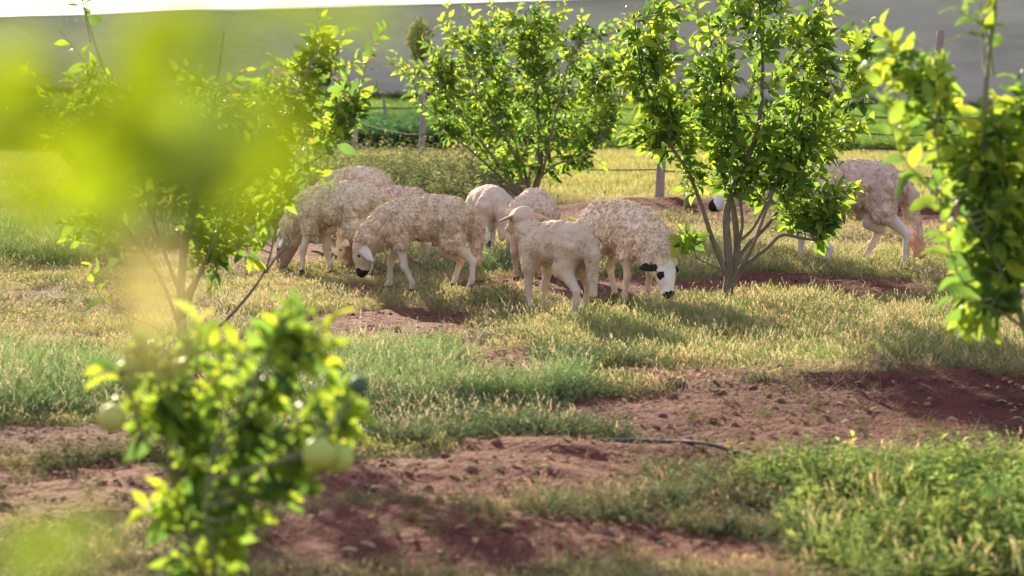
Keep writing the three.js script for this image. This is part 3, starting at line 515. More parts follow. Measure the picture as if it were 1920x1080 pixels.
{ // the branch right in front of the lens, far out of focus; its tree stands just left of the frame
  const base = V(-0.62, terrain(-0.62, -0.85), -0.85), p = (a) => a.map(([px, py, d]) => at(px, py, d));
  const R = rng(16), g = thing('citrus_tree', 'very close citrus branch blurred yellow green across the upper left', 'tree', base, 'citrus trees of the orchard'), loc = (v) => v.clone().sub(base);
  const tr = [V(-0.62, 0, -0.85), V(-0.6, 0.7, -0.85), V(-0.56, 1.3, -0.86), V(-0.5, 1.9, -0.86)].map(loc);
  mesh('trunk', tube(tr, 0.03, 0.008, 9, 16, 0.1), bark, g);
  const limb = (pts, r) => mesh('branch', tube(pts.map(loc), r, 0.0012, 7, 18, 0.05), greenBark, g);
  limb([V(-0.57, 1.2, -0.86), ...p([[-700, 380, 0.84], [-200, 260, 0.8], [120, 190, 0.78], [330, 90, 0.76], [560, 10, 0.76]])], 0.005);
  limb([V(-0.6, 0.8, -0.86), ...p([[-600, 980, 0.86], [-100, 1120, 0.84], [80, 1090, 0.82], [140, 1030, 0.82]])], 0.004);
  limb(p([[120, 190, 0.78], [250, 300, 0.78], [270, 420, 0.78], [262, 560, 0.78]]), 0.0022);
  limb(p([[330, 90, 0.76], [400, 200, 0.76], [480, 260, 0.76]]), 0.002);
  // [from px, py] -> [to px, py], distance, colour
  const YL = [0.235, 0.31, 0.006], GR = [0.17, 0.25, 0.03], BE = [0.42, 0.38, 0.15];
  const mats = [leafMat(YL, 0.5, 0.3), leafMat(GR, 0.5, 0.3), leafMat(BE, 0.5, 0.2), leafMat([0.19, 0.27, 0.012], 0.5, 0.3)];
  for (const [x0, y0, x1, y1, d, mi, roll] of [
    [120, 190, -60, 330, 0.78, 0, 0.3], [150, 180, 130, 400, 0.77, 0, 0.6], [60, 210, -120, 90, 0.79, 0, 0.2], [250, 130, 220, 330, 0.76, 0, 0.5], [230, 140, 330, -40, 0.77, 0, 0.3], [0, 230, -140, 240, 0.8, 3, 0.4],
    [340, 90, 440, -30, 0.76, 1, 0.8], [350, 120, 330, 420, 0.8, 1, 1.1], [480, 260, 590, 330, 0.76, 0, 0.4], [440, 240, 470, 370, 0.75, 3, 0.6], [470, 250, 440, 170, 0.77, 1, 1.0],
    [40, 300, 40, 470, 0.8, 0, 0.5], [100, 340, 20, 460, 0.76, 0, 0.6], [-60, 300, 60, 400, 0.78, 3, 0.5], [20, 60, 10, 260, 0.75, 0, 0.5], [330, 20, 300, 200, 0.74, 0, 0.5], [390, 180, 360, 460, 0.73, 1, 0.9], [520, 230, 420, 320, 0.75, 0, 0.5], [610, 300, 500, 330, 0.77, 3, 0.5], [600, 20, 480, 60, 0.76, 3, 0.5], [620, 15, 780, 25, 0.78, 3, 0.4], [430, 300, 350, 440, 0.78, 3, 0.6], [520, 330, 420, 420, 0.77, 0, 0.6], [400, 120, 520, 150, 0.77, 3, 0.5], [350, 40, 470, 110, 0.78, 3, 0.5], [560, 170, 470, 230, 0.79, 0, 0.5], [270, 480, 330, 600, 0.8, 2, 0.6], [200, 420, 250, 560, 0.77, 2, 0.6], [300, 420, 220, 520, 0.76, 2, 0.5], [290, 560, 230, 660, 0.77, 2, 0.5], [130, 120, -40, 160, 0.77, 0, 0.4], [200, 260, 90, 250, 0.74, 0, 0.5], [180, 200, 290, 330, 0.75, 0, 0.6], [260, 60, 180, 200, 0.75, 0, 0.4], [300, 200, 260, 400, 0.76, 3, 0.6], [560, 280, 500, 190, 0.77, 3, 0.6], [-20, 120, 120, 60, 0.79, 0, 0.3], [560, 10, 690, 30, 0.76, 0, 0.4], [520, 20, 500, -90, 0.77, 3, 0.5], [262, 400, 240, 570, 0.78, 2, 0.5], [262, 540, 285, 690, 0.79, 2, 0.5], [250, 300, 60, 440, 0.8, 3, 1.0], [140, 1040, 190, 960, 0.82, 1, 0.7], [90, 1090, -40, 1000, 0.82, 1, 0.5], [110, 1060, 60, 960, 0.8, 3, 1.1],
  ]) {
    const a = loc(at(x0, y0, d)), b = loc(at(x1, y1, d + (R() - 0.5) * 0.02)), dir = b.clone().sub(a), len = dir.length(), x = dir.normalize();
    // blades turned towards the viewer by 'roll', so that the sun comes through them
    const up = V(0.2 * (R() - 0.5), Math.cos(roll + 0.6), Math.sin(roll + 0.6)), z = V().crossVectors(x, up).normalize(), y = V().crossVectors(z, x), m = mesh('leaf', LEAVES[Math.floor(R() * 4)], mats[mi], g);
    new THREE.Matrix4().makeBasis(x, y, z).scale(V(len, len, len * 1.25)).setPosition(a).decompose(m.position, m.quaternion, m.scale);
  }
}
{ // slim olive tree in the far field
  const d = 72, x = (787 - 960) / FPX * d, base = V(x, 0, -d), R = rng(17), g = thing('olive_tree', 'slim grey green olive tree standing before the far wall', 'tree', base);
  mesh('trunk', tube([V(0, 0, 0), V(0.05, 0.8, 0), V(0, 1.6, 0), V(0.04, 2.5, 0)], 0.07, 0.02, 7, 12, 0.2), bark, g);
  const l = []; for (let i = 0; i < 900; i++) { let u; do u = V(R() * 2 - 1, R() * 2 - 1, R() * 2 - 1); while (u.lengthSq() > 1); l.push([orient(V(u.x * 0.36 * (1 + 0.3 * noise3(u.y * 3, 1, 2)), 2.35 + u.y * 0.75, u.z * 0.36), V(R() - 0.5, R() + 0.1, R() - 0.5), R, 0.1 + 0.05 * R(), 2), [0.14, 0.15, 0.075].map((c) => c * (0.7 + 0.6 * R()))]); }
  instanced('crown', LEAVES[0], leafWhite, l, g);
}
{ // dry fallen leaves on the ground
  const R = rng(91), l = [];
  for (let i = 0; i < 5200; i++) {
    const d = 7.4 + 13 * R(), x = (R() * 2 - 1) * (0.22 * d + 0.6), z = -d; if (R() > 0.25 + 0.6 * zones(x, z).soil) continue;
    const a = R() * 6.283, s = 0.025 + 0.04 * R(), t = 0.6 + 0.7 * R(), e = new THREE.Euler((R() - 0.5) * 0.9, a, (R() - 0.5) * 0.9);
    l.push([new THREE.Matrix4().compose(V(x, terrain(x, z) + 0.012 + 0.012 * R(), z), new THREE.Quaternion().setFromEuler(e), V(s, s, s)), (R() < 0.3 ? [0.30, 0.25, 0.10] : R() < 0.5 ? [0.26, 0.19, 0.12] : [0.17, 0.11, 0.07]).map((v) => v * t)]);
  }
  tag(instanced('fallen_leaves', LEAVES[4], leafMat([1, 1, 1], 0.15), l), 'dry brown fallen leaves scattered on the earth', 'leaves');
}
console.log('trees');

// ---------------------------------------------------------------- fences and hose
const postTex = noiseTexture(128, (i, j, N) => { const v = 0.55 + 0.3 * tileNoise(i, j * 0.12, N, 40, 81) + 0.15 * tileNoise(i, j, N, 20, 82); return [v, v, v]; });
const postMat = std([0.36, 0.31, 0.29], 0.9, { map: postTex, bumpMap: postTex, bumpScale: 0.01 }), wireMat = std([0.06, 0.055, 0.06], 1);
function fence(label, posts, heights, wireR, seed) {   // posts: [x, d, height, radius, leanX]
  const R = rng(seed), base = V(posts[0][0], 0, -posts[0][1]), g = thing('wire_fence', label, 'fence', base), tops = [];
  for (const [x, d, h, r, lean] of posts) {
    const y0 = terrain(x, -d), a = V(x, y0 - 0.1, -d).sub(base), k = (t) => V(a.x + lean * t + 0.012 * Math.sin(t * 7 + x), a.y + (h + 0.1) * t, a.z + 0.01 * Math.cos(t * 5 + x));
    const body = tube([k(0), k(0.25), k(0.5), k(0.75), k(1)], r * 1.12, r * 0.9, 10, 16, 0.14), cap = new THREE.CylinderGeometry(r * 0.8, r * 0.9, 0.03, 10); cap.translate(k(1).x, k(1).y + 0.005, k(1).z);
    mesh('post', mergeGeometries([body, cap]), postMat, g); tops.push(k);
  }
  for (let i = 0; i < posts.length - 1; i++) for (const hh of heights) {
    const a = tops[i](clamp(hh / posts[i][2])), b = tops[i + 1](clamp(hh / posts[i + 1][2])), pts = [];
    const sag = 0.02 + 0.05 * R(); for (let k = 0; k <= 6; k++) { const t = k / 6, q = a.clone().lerp(b, t); q.y -= sag * 4 * t * (1 - t) + 0.02 * (R() - 0.5); q.z += posts[i][3] * 0.9; pts.push(q); }
    mesh('wire', tube(pts, wireR, wireR, 5, 24), wireMat, g);
  }
}
const PX = (px, d) => (px - 960) / FPX * d;
fence('weathered post and wire fence passing behind the flock', [[PX(560, 47), 47, 1.5, 0.05, 0.02], [PX(667, 41), 41, 1.2, 0.045, -0.02], [PX(786, 34.4), 34.4, 1.66, 0.05, 0.08], [PX(1234, 27.6), 27.6, 1.98, 0.052, 0.16], [PX(1752, 29), 29, 2.12, 0.05, 0.05], [PX(2150, 29), 29, 2.0, 0.05, 0]], [0.42, 0.78], 0.008, 31);
fence('thin far fence of small posts and dark wires across the green field', [[PX(380, 54), 54, 1.0, 0.03, 0], [PX(725, 52), 52, 0.95, 0.035, -0.05], [PX(848, 54), 54, 0.95, 0.035, 0], [PX(1150, 51), 51, 1.0, 0.035, 0.02], [PX(1586, 45), 45, 1.0, 0.04, 0.0], [PX(1905, 43), 43, 1.0, 0.04, 0]], [0.22, 0.5, 0.78], 0.018, 32);
{
  const pts = [[1080, 846], [1170, 838], [1250, 842], [1330, 853], [1420, 868], [1480, 884], [1545, 900]].map(([a, b]) => { const v = onGround(a, b); v.y += 0.03 + (a > 1430 || a < 1160 ? -0.035 : 0); return v; }), b0 = pts[0].clone();
  const o = mesh('irrigation_hose', tube(pts.map((v) => v.sub(b0)), 0.0095, 0.0095, 8, 60), std([0.05, 0.05, 0.06], 0.45), scene); o.position.copy(b0); tag(o, 'black irrigation hose lying on the red earth', 'hose');
}

// ---------------------------------------------------------------- sheep
function surfaceNets(f, lo, hi, cell) {   // mesh of f = 0, inside negative
  const nx = Math.ceil((hi.x - lo.x) / cell) + 1, ny = Math.ceil((hi.y - lo.y) / cell) + 1, nz = Math.ceil((hi.z - lo.z) / cell) + 1, F = new Float32Array(nx * ny * nz), id = (i, j, k) => (k * ny + j) * nx + i;
  // coarse pass skips cells far from the surface
  const B = 4; for (let k = 0; k < nz; k += B) for (let j = 0; j < ny; j += B) for (let i = 0; i < nx; i += B) {
    const c = f(lo.x + (i + B / 2) * cell, lo.y + (j + B / 2) * cell, lo.z + (k + B / 2) * cell), far = Math.abs(c) > cell * B * 1.6 + 0.03;
    for (let c3 = k; c3 < Math.min(nz, k + B); c3++) for (let c2 = j; c2 < Math.min(ny, j + B); c2++) for (let c1 = i; c1 < Math.min(nx, i + B); c1++) F[id(c1, c2, c3)] = far ? c : f(lo.x + c1 * cell, lo.y + c2 * cell, lo.z + c3 * cell);
  }
  const vid = new Int32Array(nx * ny * nz).fill(-1), pos = [], idx = [], E = [[0, 1], [2, 3], [4, 5], [6, 7], [0, 2], [1, 3], [4, 6], [5, 7], [0, 4], [1, 5], [2, 6], [3, 7]];
  for (let k = 0; k < nz - 1; k++) for (let j = 0; j < ny - 1; j++) for (let i = 0; i < nx - 1; i++) {
    const c = []; let m = 0; for (let q = 0; q < 8; q++) { c[q] = F[id(i + (q & 1), j + ((q >> 1) & 1), k + (q >> 2))]; if (c[q] < 0) m |= 1 << q; }
    if (m === 0 || m === 255) continue; let x = 0, y = 0, z = 0, n = 0;
    for (const [a, b] of E) if ((c[a] < 0) !== (c[b] < 0)) { const t = c[a] / (c[a] - c[b]); x += lerp(a & 1, b & 1, t); y += lerp((a >> 1) & 1, (b >> 1) & 1, t); z += lerp(a >> 2, b >> 2, t); n++; }
    vid[id(i, j, k)] = pos.length / 3; pos.push(lo.x + (i + x / n) * cell, lo.y + (j + y / n) * cell, lo.z + (k + z / n) * cell);
  }
  const quad = (a, b, c, d, flip) => { if (a < 0 || b < 0 || c < 0 || d < 0) return; flip ? idx.push(a, c, b, a, d, c) : idx.push(a, b, c, a, c, d); };
  for (let k = 1; k < nz - 1; k++) for (let j = 1; j < ny - 1; j++) for (let i = 1; i < nx - 1; i++) {
    const s = F[id(i, j, k)] < 0;
    if (s !== F[id(i + 1, j, k)] < 0) quad(vid[id(i, j - 1, k - 1)], vid[id(i, j, k - 1)], vid[id(i, j, k)], vid[id(i, j - 1, k)], !s);
    if (s !== F[id(i, j + 1, k)] < 0) quad(vid[id(i - 1, j, k - 1)], vid[id(i - 1, j, k)], vid[id(i, j, k)], vid[id(i, j, k - 1)], !s);
    if (s !== F[id(i, j, k + 1)] < 0) quad(vid[id(i - 1, j - 1, k)], vid[id(i, j - 1, k)], vid[id(i, j, k)], vid[id(i - 1, j, k)], !s);
  }
  return { pos, idx };
}
function capsule(px, py, pz, b) {
  const dx = px - b.ax, dy = py - b.ay, dz = (pz - b.az), t = clamp((dx * b.ux + dy * b.uy + dz * b.uz) / b.l2), ex = dx - b.ux * t, ey = dy - b.uy * t, ez = (dz - b.uz * t) * b.sq;
  return Math.sqrt(ex * ex + ey * ey + ez * ez) - lerp(b.ra, b.rb, t);
}
function bone(a, b, ra, rb, o = {}) { const u = b.clone().sub(a); return { ax: a.x, ay: a.y, az: a.z, ux: u.x, uy: u.y, uz: u.z, l2: Math.max(1e-6, u.lengthSq()), ra, rb, sq: o.sq ?? 1, wool: o.wool ?? 0, k: o.k ?? 0.03 }; }
const smin = (a, b, k) => { const h = Math.max(k - Math.abs(a - b), 0) / k; return Math.min(a, b) - h * h * k * 0.25; };
const hideMat = std([1, 1, 1], 0.95, { vertexColors: true });
const lockMat = leafMat([1, 1, 1], 0.28);
const eyeMat = std([0.01, 0.008, 0.006], 0.35);
const lockGeo = (() => { // a curled lock of wool, length 1 along +y, hooked to +x
  const pos = [], idx = [], S = 4; for (let i = 0; i <= S; i++) { const t = i / S, r = 0.22 * (1 - 0.75 * t * t) * (i === 0 ? 0.7 : 1), cx = 0.5 * t * t, cy = t - 0.28 * t * t; for (let k = 0; k < 4; k++) { const a = k / 4 * 6.283 + t; pos.push(cx + Math.cos(a) * r, cy, Math.sin(a) * r); } if (i) for (let k = 0; k < 4; k++) { const a = (i - 1) * 4 + k, b = (i - 1) * 4 + (k + 1) % 4; idx.push(a, a + 4, b, b, a + 4, b + 4); } }
  return geoFrom(pos, idx);
})();
// a sheep facing local +x. feet: [fore near, fore far, hind near, hind far] as {x, z}; neck: list of points; head: poll and muzzle directions
function sheep(o) {
  const S = o.size, R = rng(o.seed), g0 = V(o.x, terrain(o.x, o.z), o.z), g = thing('sheep', o.label, 'sheep', g0, 'sheep grazing in the orchard');
  g.rotation.y = o.yaw; const cy = Math.cos(o.yaw), sy = Math.sin(o.yaw), gy = (x, z) => (terrain(o.x + (x * cy + z * sy) * S, o.z + (-x * sy + z * cy) * S) - g0.y) / S;
  const fat = o.fat ?? 0.9, B = [], XS = o.len ?? 0.84, T = (a, b, ra, rb, e) => B.push(bone(V(a.x * XS, a.y, a.z), V(b.x * XS, b.y, b.z), ra, rb, e)), W = { wool: 1, k: 0.09, sq: 1.12 };
  T(V(-0.27, 0.585, 0), V(-0.02, 0.575, 0), 0.135 * fat, 0.148 * fat, W); T(V(-0.02, 0.575, 0), V(0.25, 0.565, 0), 0.148 * fat, 0.135 * fat, W); T(V(-0.27, 0.56, 0), V(0.26, 0.545, 0), 0.10 * fat, 0.11 * fat, W);
  T(V(-0.20, 0.63, 0), V(0.14, 0.605, 0), 0.10, 0.10, W);
  const nk = o.neck.map((n) => V(...n)); for (let i = 0; i < nk.length - 1; i++) T(nk[i], nk[i + 1], lerp(0.135, 0.084, i / (nk.length - 1)) * (o.neckFat ?? 0.88), lerp(0.135, 0.084, (i + 1) / (nk.length - 1)) * (o.neckFat ?? 0.88), { wool: 1, k: 0.08 });
  const foot = (f, hind, side) => {
    const z = side * 0.105 + (f.z ?? 0), fy = gy(f.x * XS, z) + (f.lift ?? 0), foot = V(f.x, fy + 0.022, z), up = f.fold ?? 0;
    if (!hind) { const sh = V(0.24, 0.51, side * 0.075), el = V(0.235 + (f.x - 0.25) * 0.2, 0.385, side * 0.105), kn = V(lerp(el.x, f.x, 0.5) + 0.025 + up * 0.06, 0.215 + up * 0.04, lerp(el.z, z, 0.5)), fe = V(f.x - 0.01 - up * 0.03, fy + 0.085, z);
      T(sh, el, 0.088, 0.056, { wool: 1, k: 0.05 }); T(el, kn, 0.044, 0.027, { wool: 0.25, k: 0.035 }); T(kn, fe, 0.027, 0.019, { k: 0.02 }); T(fe, foot, 0.021, 0.022, { k: 0.02 }); T(foot, V(foot.x + 0.025, foot.y - 0.006, foot.z), 0.025, 0.018, { k: 0.015 });
    } else { const hp = V(-0.27, 0.54, side * 0.08), st = V(-0.235 + (f.x + 0.33) * 0.3, 0.40, side * 0.115), hk = V(lerp(st.x, f.x, 0.55) - 0.10, 0.245, lerp(st.z, z, 0.6)), fe = V(f.x - 0.02, fy + 0.085, z);
      T(hp, st, 0.115, 0.074, { wool: 1, k: 0.06 }); T(st, hk, 0.064, 0.030, { wool: 0.45, k: 0.045 }); T(hk, fe, 0.029, 0.020, { k: 0.02 }); T(fe, foot, 0.022, 0.023, { k: 0.02 }); T(foot, V(foot.x + 0.025, foot.y - 0.006, foot.z), 0.025, 0.018, { k: 0.015 }); }
  };
  foot(o.feet[0], 0, 1); foot(o.feet[1], 0, -1); foot(o.feet[2], 1, 1); foot(o.feet[3], 1, -1);
  const tl = o.tail ?? 0.3; T(V(-0.42, 0.60, 0), V(-0.475, 0.5, 0), 0.055, 0.05, { wool: 0.8, k: 0.05 }); T(V(-0.475, 0.5, 0), V(o.tailX ?? -0.49, 0.56 - tl, (o.tailZ ?? 0)), 0.05, o.tailR ?? 0.03, { wool: 0.8, k: 0.04 });
  if (o.udder) T(V(-0.2, 0.33, 0), V(-0.27, 0.29, 0), 0.07, 0.055, { k: 0.04 });
  const woolAmp = o.curl ?? 0.012;
  const raw = (x, y, z, want) => { let d = 1e9, dw = 1e9, db = 1e9; for (const b of B) { const q = capsule(x, y, z, b); if (want) { if (b.wool > 0.5) dw = Math.min(dw, q); else db = Math.min(db, q + b.wool * 0.05); } d = d > 1e8 ? q : smin(d, q, b.k); } return want ? [d, sstep(-0.025, 0.035, db - dw)] : d; };
  const f = (x, y, z) => {
    const d = raw(x, y, z); if (Math.abs(d) > 0.06) return d; const w = raw(x, y, z, true)[1]; if (w < 0.02) return d;
    const wx = 0.03 * noise3(x * 9, y * 9, z * 9); const n = (Math.abs(noise3(x * 34 + wx * 34, y * 12, z * 34 + 5)) * 2.6 - 0.8) * 0.8 + (Math.abs(noise3(x * 62, y * 34 + 3, z * 62)) * 2.4 - 0.7) * 0.45 + noise3(x * 7, y * 7, z * 7) * 0.4; return d - w * woolAmp * n - w * (o.woolThick ?? 0.012);
  };
  const mk = surfaceNets(f, V(-0.68, -0.08, -0.34), V(Math.max(...nk.map((n) => n.x)) + 0.2, 1.02, 0.34), 0.0115);
  const pos = mk.pos, idx = mk.idx, col = [], locks = [];
  const wc = (o.woolCol ?? [0.56, 0.475, 0.35]).map((v) => v * 1.12), sc = (o.skinCol ?? [0.60, 0.52, 0.45]).map((v) => v * 0.95);
  const hp0 = V(nk[nk.length - 1].x * XS, nk[nk.length - 1].y, nk[nk.length - 1].z), hf0 = V(...o.head).normalize();
  const N0 = geoFrom(pos, idx).attributes.normal; for (let i = 0; i < pos.length; i += 3) {
    const [x, y, z] = [pos[i], pos[i + 1], pos[i + 2]], n = V(N0.getX(i / 3), N0.getY(i / 3), N0.getZ(i / 3));
    const [, w] = raw(x, y, z, true), t = 0.82 + 0.3 * (0.5 + 0.5 * noise3(x * 24, y * 24, z * 24)) + 0.1 * noise3(x * 5, y * 5, z * 5), c = [0, 1, 2].map((k) => lerp(sc[k], wc[k], w) * t);
    const hoof = y - gy(x, z) < 0.042 ? 1 : 0; if (hoof) { c[0] = 0.035; c[1] = 0.028; c[2] = 0.024; }
    if (o.tailCol && x < -0.455 * XS && y < 0.21 + 0.02 * noise3(x * 40, y * 40, z * 40)) { c[0] = o.tailCol[0]; c[1] = o.tailCol[1]; c[2] = o.tailCol[2]; }
    if (o.spots) for (const [sx, sy2, sz, sr] of o.spots) if (Math.hypot(x - sx * XS, y - sy2, z - sz) < sr * (1 + 0.3 * noise3(x * 50, y * 50, z * 50))) { c[0] = 0.03; c[1] = 0.025; c[2] = 0.022; }
    if (o.pinkCol && w < 0.4 && y > 0.2 && x < -0.05 && x > -0.42 * XS && Math.abs(z) < 0.09) { c[0] = lerp(c[0], o.pinkCol[0], 0.7); c[1] = lerp(c[1], o.pinkCol[1], 0.7); c[2] = lerp(c[2], o.pinkCol[2], 0.7); }
    col.push(...c);
    if (w > 0.45 && (x - hp0.x) * hf0.x + (y - hp0.y) * hf0.y + (z - hp0.z) * hf0.z < -0.02) locks.push([V(x, y, z), n, t * (0.75 + 0.25 * w), w]);
  }
  // head: own finer grid, merged into the body
  const poll = nk[nk.length - 1].clone(); poll.x *= XS; const fw = V(...o.head).normalize(), up0 = V(...(o.headUp ?? [0, 1, 0])), sd = V().crossVectors(fw, up0).normalize(), up = V().crossVectors(sd, fw).normalize(), H = (a, b, c) => poll.clone().addScaledVector(fw, a).addScaledVector(up, b).addScaledVector(sd, c);
  const HB = []; const HT = (a, b, ra, rb, k = 0.03) => HB.push(bone(a, b, ra, rb, { k }));
  HT(H(-0.06, 0.0, 0), H(0.03, 0.01, 0), 0.085, 0.076, 0.05); HT(H(0.02, 0.012, 0), H(0.10, 0.004, 0), 0.074, 0.061); HT(H(0.10, 0.004, 0), H(0.205, -0.014, 0), 0.058, 0.041); HT(H(0.03, -0.05, 0), H(0.185, -0.045, 0), 0.046, 0.028);
  HT(H(0.055, 0.03, 0.046), H(0.10, 0.022, 0.036), 0.027, 0.02, 0.02); HT(H(0.055, 0.03, -0.046), H(0.10, 0.022, -0.036), 0.027, 0.02, 0.02); HT(H(0.205, -0.02, 0.018), H(0.222, -0.024, -0.0), 0.03, 0.026, 0.015); HT(H(0.205, -0.02, -0.018), H(0.222, -0.024, 0), 0.03, 0.026, 0.015);
  const ears = [1, -1].map((s) => { const dr = o.earDrop ?? 0.5, a = H(0.005, 0.03, s * 0.062), b = H(-0.0 + (o.earFwd ?? 0.0), 0.03 - 0.15 * dr, s * (0.085 + 0.125 * (1 - dr * 0.6))), dir = b.clone().sub(a); return { a, dir, l: dir.length(), ax: dir.clone().normalize(), s, n: V().crossVectors(dir.clone().normalize(), fw).normalize() }; });
  const earD = (p, E) => { const q = p.clone().sub(E.a), t = q.dot(E.ax) / E.l, tt = clamp(t), w = 0.043 * Math.sqrt(Math.max(0.02, Math.sin(Math.PI * clamp(0.22 + 0.78 * tt, 0, 0.97)))), ax = q.clone().addScaledVector(E.ax, -tt * E.l), a = ax.dot(E.n), rest = Math.sqrt(Math.max(0, ax.lengthSq() - a * a)); return Math.max(Math.hypot(a / 0.32, rest) - w, 0) * 0.5 + Math.min(0, Math.hypot(a / 0.32, rest) - w) * 0.3; };
  const tv = V(), hf = (x, y, z) => { let d = 1e9; for (const b of HB) { const q = capsule(x, y, z, b); d = d > 1e8 ? q : smin(d, q, b.k); } tv.set(x, y, z); for (const E of ears) d = smin(d, earD(tv, E), 0.012); return d; };
  const pts = [H(0.25, -0.05, 0), H(-0.15, 0.05, 0), H(0, 0.12, 0), H(0, -0.1, 0), ...ears.flatMap((E) => [E.a, E.a.clone().add(E.dir)])], bb = new THREE.Box3().setFromPoints(pts).expandByScalar(0.06);
  const hm = surfaceNets(hf, bb.min, bb.max, 0.0052), off = pos.length / 3, fc = o.faceCol ?? sc, blk = [0.025, 0.022, 0.02];
  for (let i = 0; i < hm.pos.length; i += 3) {
    const x = hm.pos[i], y = hm.pos[i + 1], z = hm.pos[i + 2]; pos.push(x, y, z);
    const q = V(x, y, z).sub(poll), fx = q.dot(fw), fy = q.dot(up), fz = q.dot(sd), t = 0.88 + 0.18 * (0.5 + 0.5 * noise3(x * 40, y * 40, z * 40)), j = 0.008 * noise3(x * 60, y * 60, z * 60); let c = fc.map((v) => v * t);
    const inEar = Math.abs(fz) > 0.082 + j;
    if (fx < 0.0 + j && !inEar) c = wc.map((v) => v * t);
    if (fx > (o.muzzle ?? 0.205) + j && fy < 0.03) c = o.muzzle ? blk : [0.30, 0.21, 0.18].map((v) => v * t);
    if (o.eyePatch && Math.hypot(fx - 0.085, (fy - 0.02) * 1.0, (Math.abs(fz) - 0.055)) < 0.034 + j) c = blk;
    if (o.earCol && inEar) c = o.earCol.map((v) => v * t);
    if (o.cheek && Math.abs(fz) < 0.2 && fx > 0.03 && fx < 0.16 && fy < -0.01 + j) c = o.cheek.map((v) => v * t);
    col.push(...c);
  }
  for (const i of hm.idx) idx.push(i + off);
  for (let i = 0; i < pos.length; i++) pos[i] *= S;
  const bg = geoFrom(pos, idx, col);
  mesh('body', bg, hideMat, g);
  for (const s of [1, -1]) { const m = mesh('eye', new THREE.SphereGeometry(0.0145 * S, 12, 8), eyeMat, g); m.position.copy(H(0.083, 0.028, s * 0.063)).multiplyScalar(S); }
  const L = o.lock ?? 0.025, list = [], want = o.locks ?? 13000; let cnt = 0;
  for (let i = 0; i < want; i++) {
    const [p, n, t, w] = locks[Math.floor(R() * locks.length)], lump = noise3(p.x * 22, p.y * 14, p.z * 22);
    const dir = n.clone().multiplyScalar(0.68).add(V((R() - 0.5) * 0.8, -0.5 + (R() - 0.5) * 0.6, (R() - 0.5) * 0.9)).normalize(), hook = V((R() - 0.5), -0.8, (R() - 0.5)), z = V().crossVectors(hook, dir).normalize(), x = V().crossVectors(dir, z);
    const s = L * (0.55 + 0.8 * R()) * (0.8 + 0.4 * lump) * S * w, k = (0.9 + 0.24 * R()) * (0.5 + 0.5 * t) * (0.98 + 0.1 * lump);
    list.push([new THREE.Matrix4().makeBasis(x, dir, z).scale(V(s * 0.9, s, s * 0.9)).setPosition(p.clone().addScaledVector(n, -0.004).multiplyScalar(S)), (o.tailCol && p.x < -0.455 * XS && p.y < 0.21 ? o.tailCol : wc).map((v) => v * k)]); cnt++;
  }
  instanced('fleece', lockGeo, lockMat, list, g);
  console.log('sheep', o.seed, pos.length / 3, cnt);
}
const GRAZE = [[0.26, 0.56, 0], [0.42, 0.50, 0], [0.54, 0.40, 0], [0.62, 0.30, 0]], spot = (px, py) => { const [x, z] = ground0(px, py); return { x, z }; };
// 1: leftmost, grazing, seen from behind its flank
sheep({ seed: 1, ...spot(636, 508), yaw: Math.PI - 0.5, size: 1.04, label: 'leftmost woolly sheep grazing with its head in the grass by the bare stick', feet: [{ x: 0.20 }, { x: 0.36 }, { x: -0.20 }, { x: -0.40 }], neck: [[0.26, 0.56, 0], [0.42, 0.48, 0], [0.52, 0.36, 0], [0.58, 0.26, 0]], head: [0.45, -0.9, 0], headUp: [1, 0.4, 0], udder: 1, pinkCol: [0.42, 0.24, 0.17], earCol: [0.62, 0.58, 0.56], muzzle: 0 });
// 2: behind it
sheep({ seed: 2, ...spot(668, 474), yaw: Math.PI - 0.75, size: 1.06, label: 'woolly sheep whose rump shows above the leftmost sheep', feet: [{ x: 0.25 }, { x: 0.3 }, { x: -0.3 }, { x: -0.36 }], neck: GRAZE, head: [0.5, -0.85, 0], headUp: [1, 0.4, 0], woolCol: [0.57, 0.46, 0.35] });
// 3: between the two front sheep
sheep({ seed: 3, ...spot(733, 497), yaw: Math.PI - 0.1, size: 0.94, label: 'woolly sheep half hidden behind the two left sheep, only its back and lowered head showing', feet: [{ x: 0.22 }, { x: 0.28 }, { x: -0.28 }, { x: -0.38 }], neck: [[0.26, 0.54, 0], [0.38, 0.44, 0], [0.45, 0.33, 0], [0.48, 0.25, 0]], head: [0.3, -0.9, 0], headUp: [1, 0.3, 0], woolCol: [0.48, 0.38, 0.31], cheek: [0.34, 0.22, 0.16] });
// 4: front left, side on
sheep({ seed: 4, ...spot(795, 547), yaw: Math.PI + 0.04, size: 0.97, label: 'woolly sheep side on with black muzzle and drooping white ear', feet: [{ x: 0.33, lift: 0.04 }, { x: 0.12 }, { x: -0.27 }, { x: -0.42 }], neck: [[0.26, 0.56, 0], [0.38, 0.50, 0], [0.49, 0.42, 0.0], [0.55, 0.365, 0]], head: [0.22, -1, 0], headUp: [1, 0.2, 0], muzzle: 0.182, earDrop: 0.75, earFwd: 0.09, earCol: [0.62, 0.60, 0.60], faceCol: [0.48, 0.38, 0.29], udder: 1, pinkCol: [0.5, 0.32, 0.22], woolCol: [0.57, 0.45, 0.33] });
// 5: smooth, from behind
sheep({ seed: 5, ...spot(916, 494), yaw: Math.PI / 2 + 0.32, size: 0.92, label: 'smooth short fleeced sheep seen from behind beside the fanned tree stems', feet: [{ x: 0.25 }, { x: 0.28 }, { x: -0.30, z: 0.0 }, { x: -0.33 }], neck: GRAZE, head: [0.5, -0.85, 0], headUp: [1, 0.4, 0], curl: 0.004, woolThick: 0.004, lock: 0.012, locks: 9000, fat: 0.9, woolCol: [0.49, 0.40, 0.34], skinCol: [0.54, 0.46, 0.41], tail: 0.28, spots: [[-0.43, 0.2, -0.1, 0.04]] });
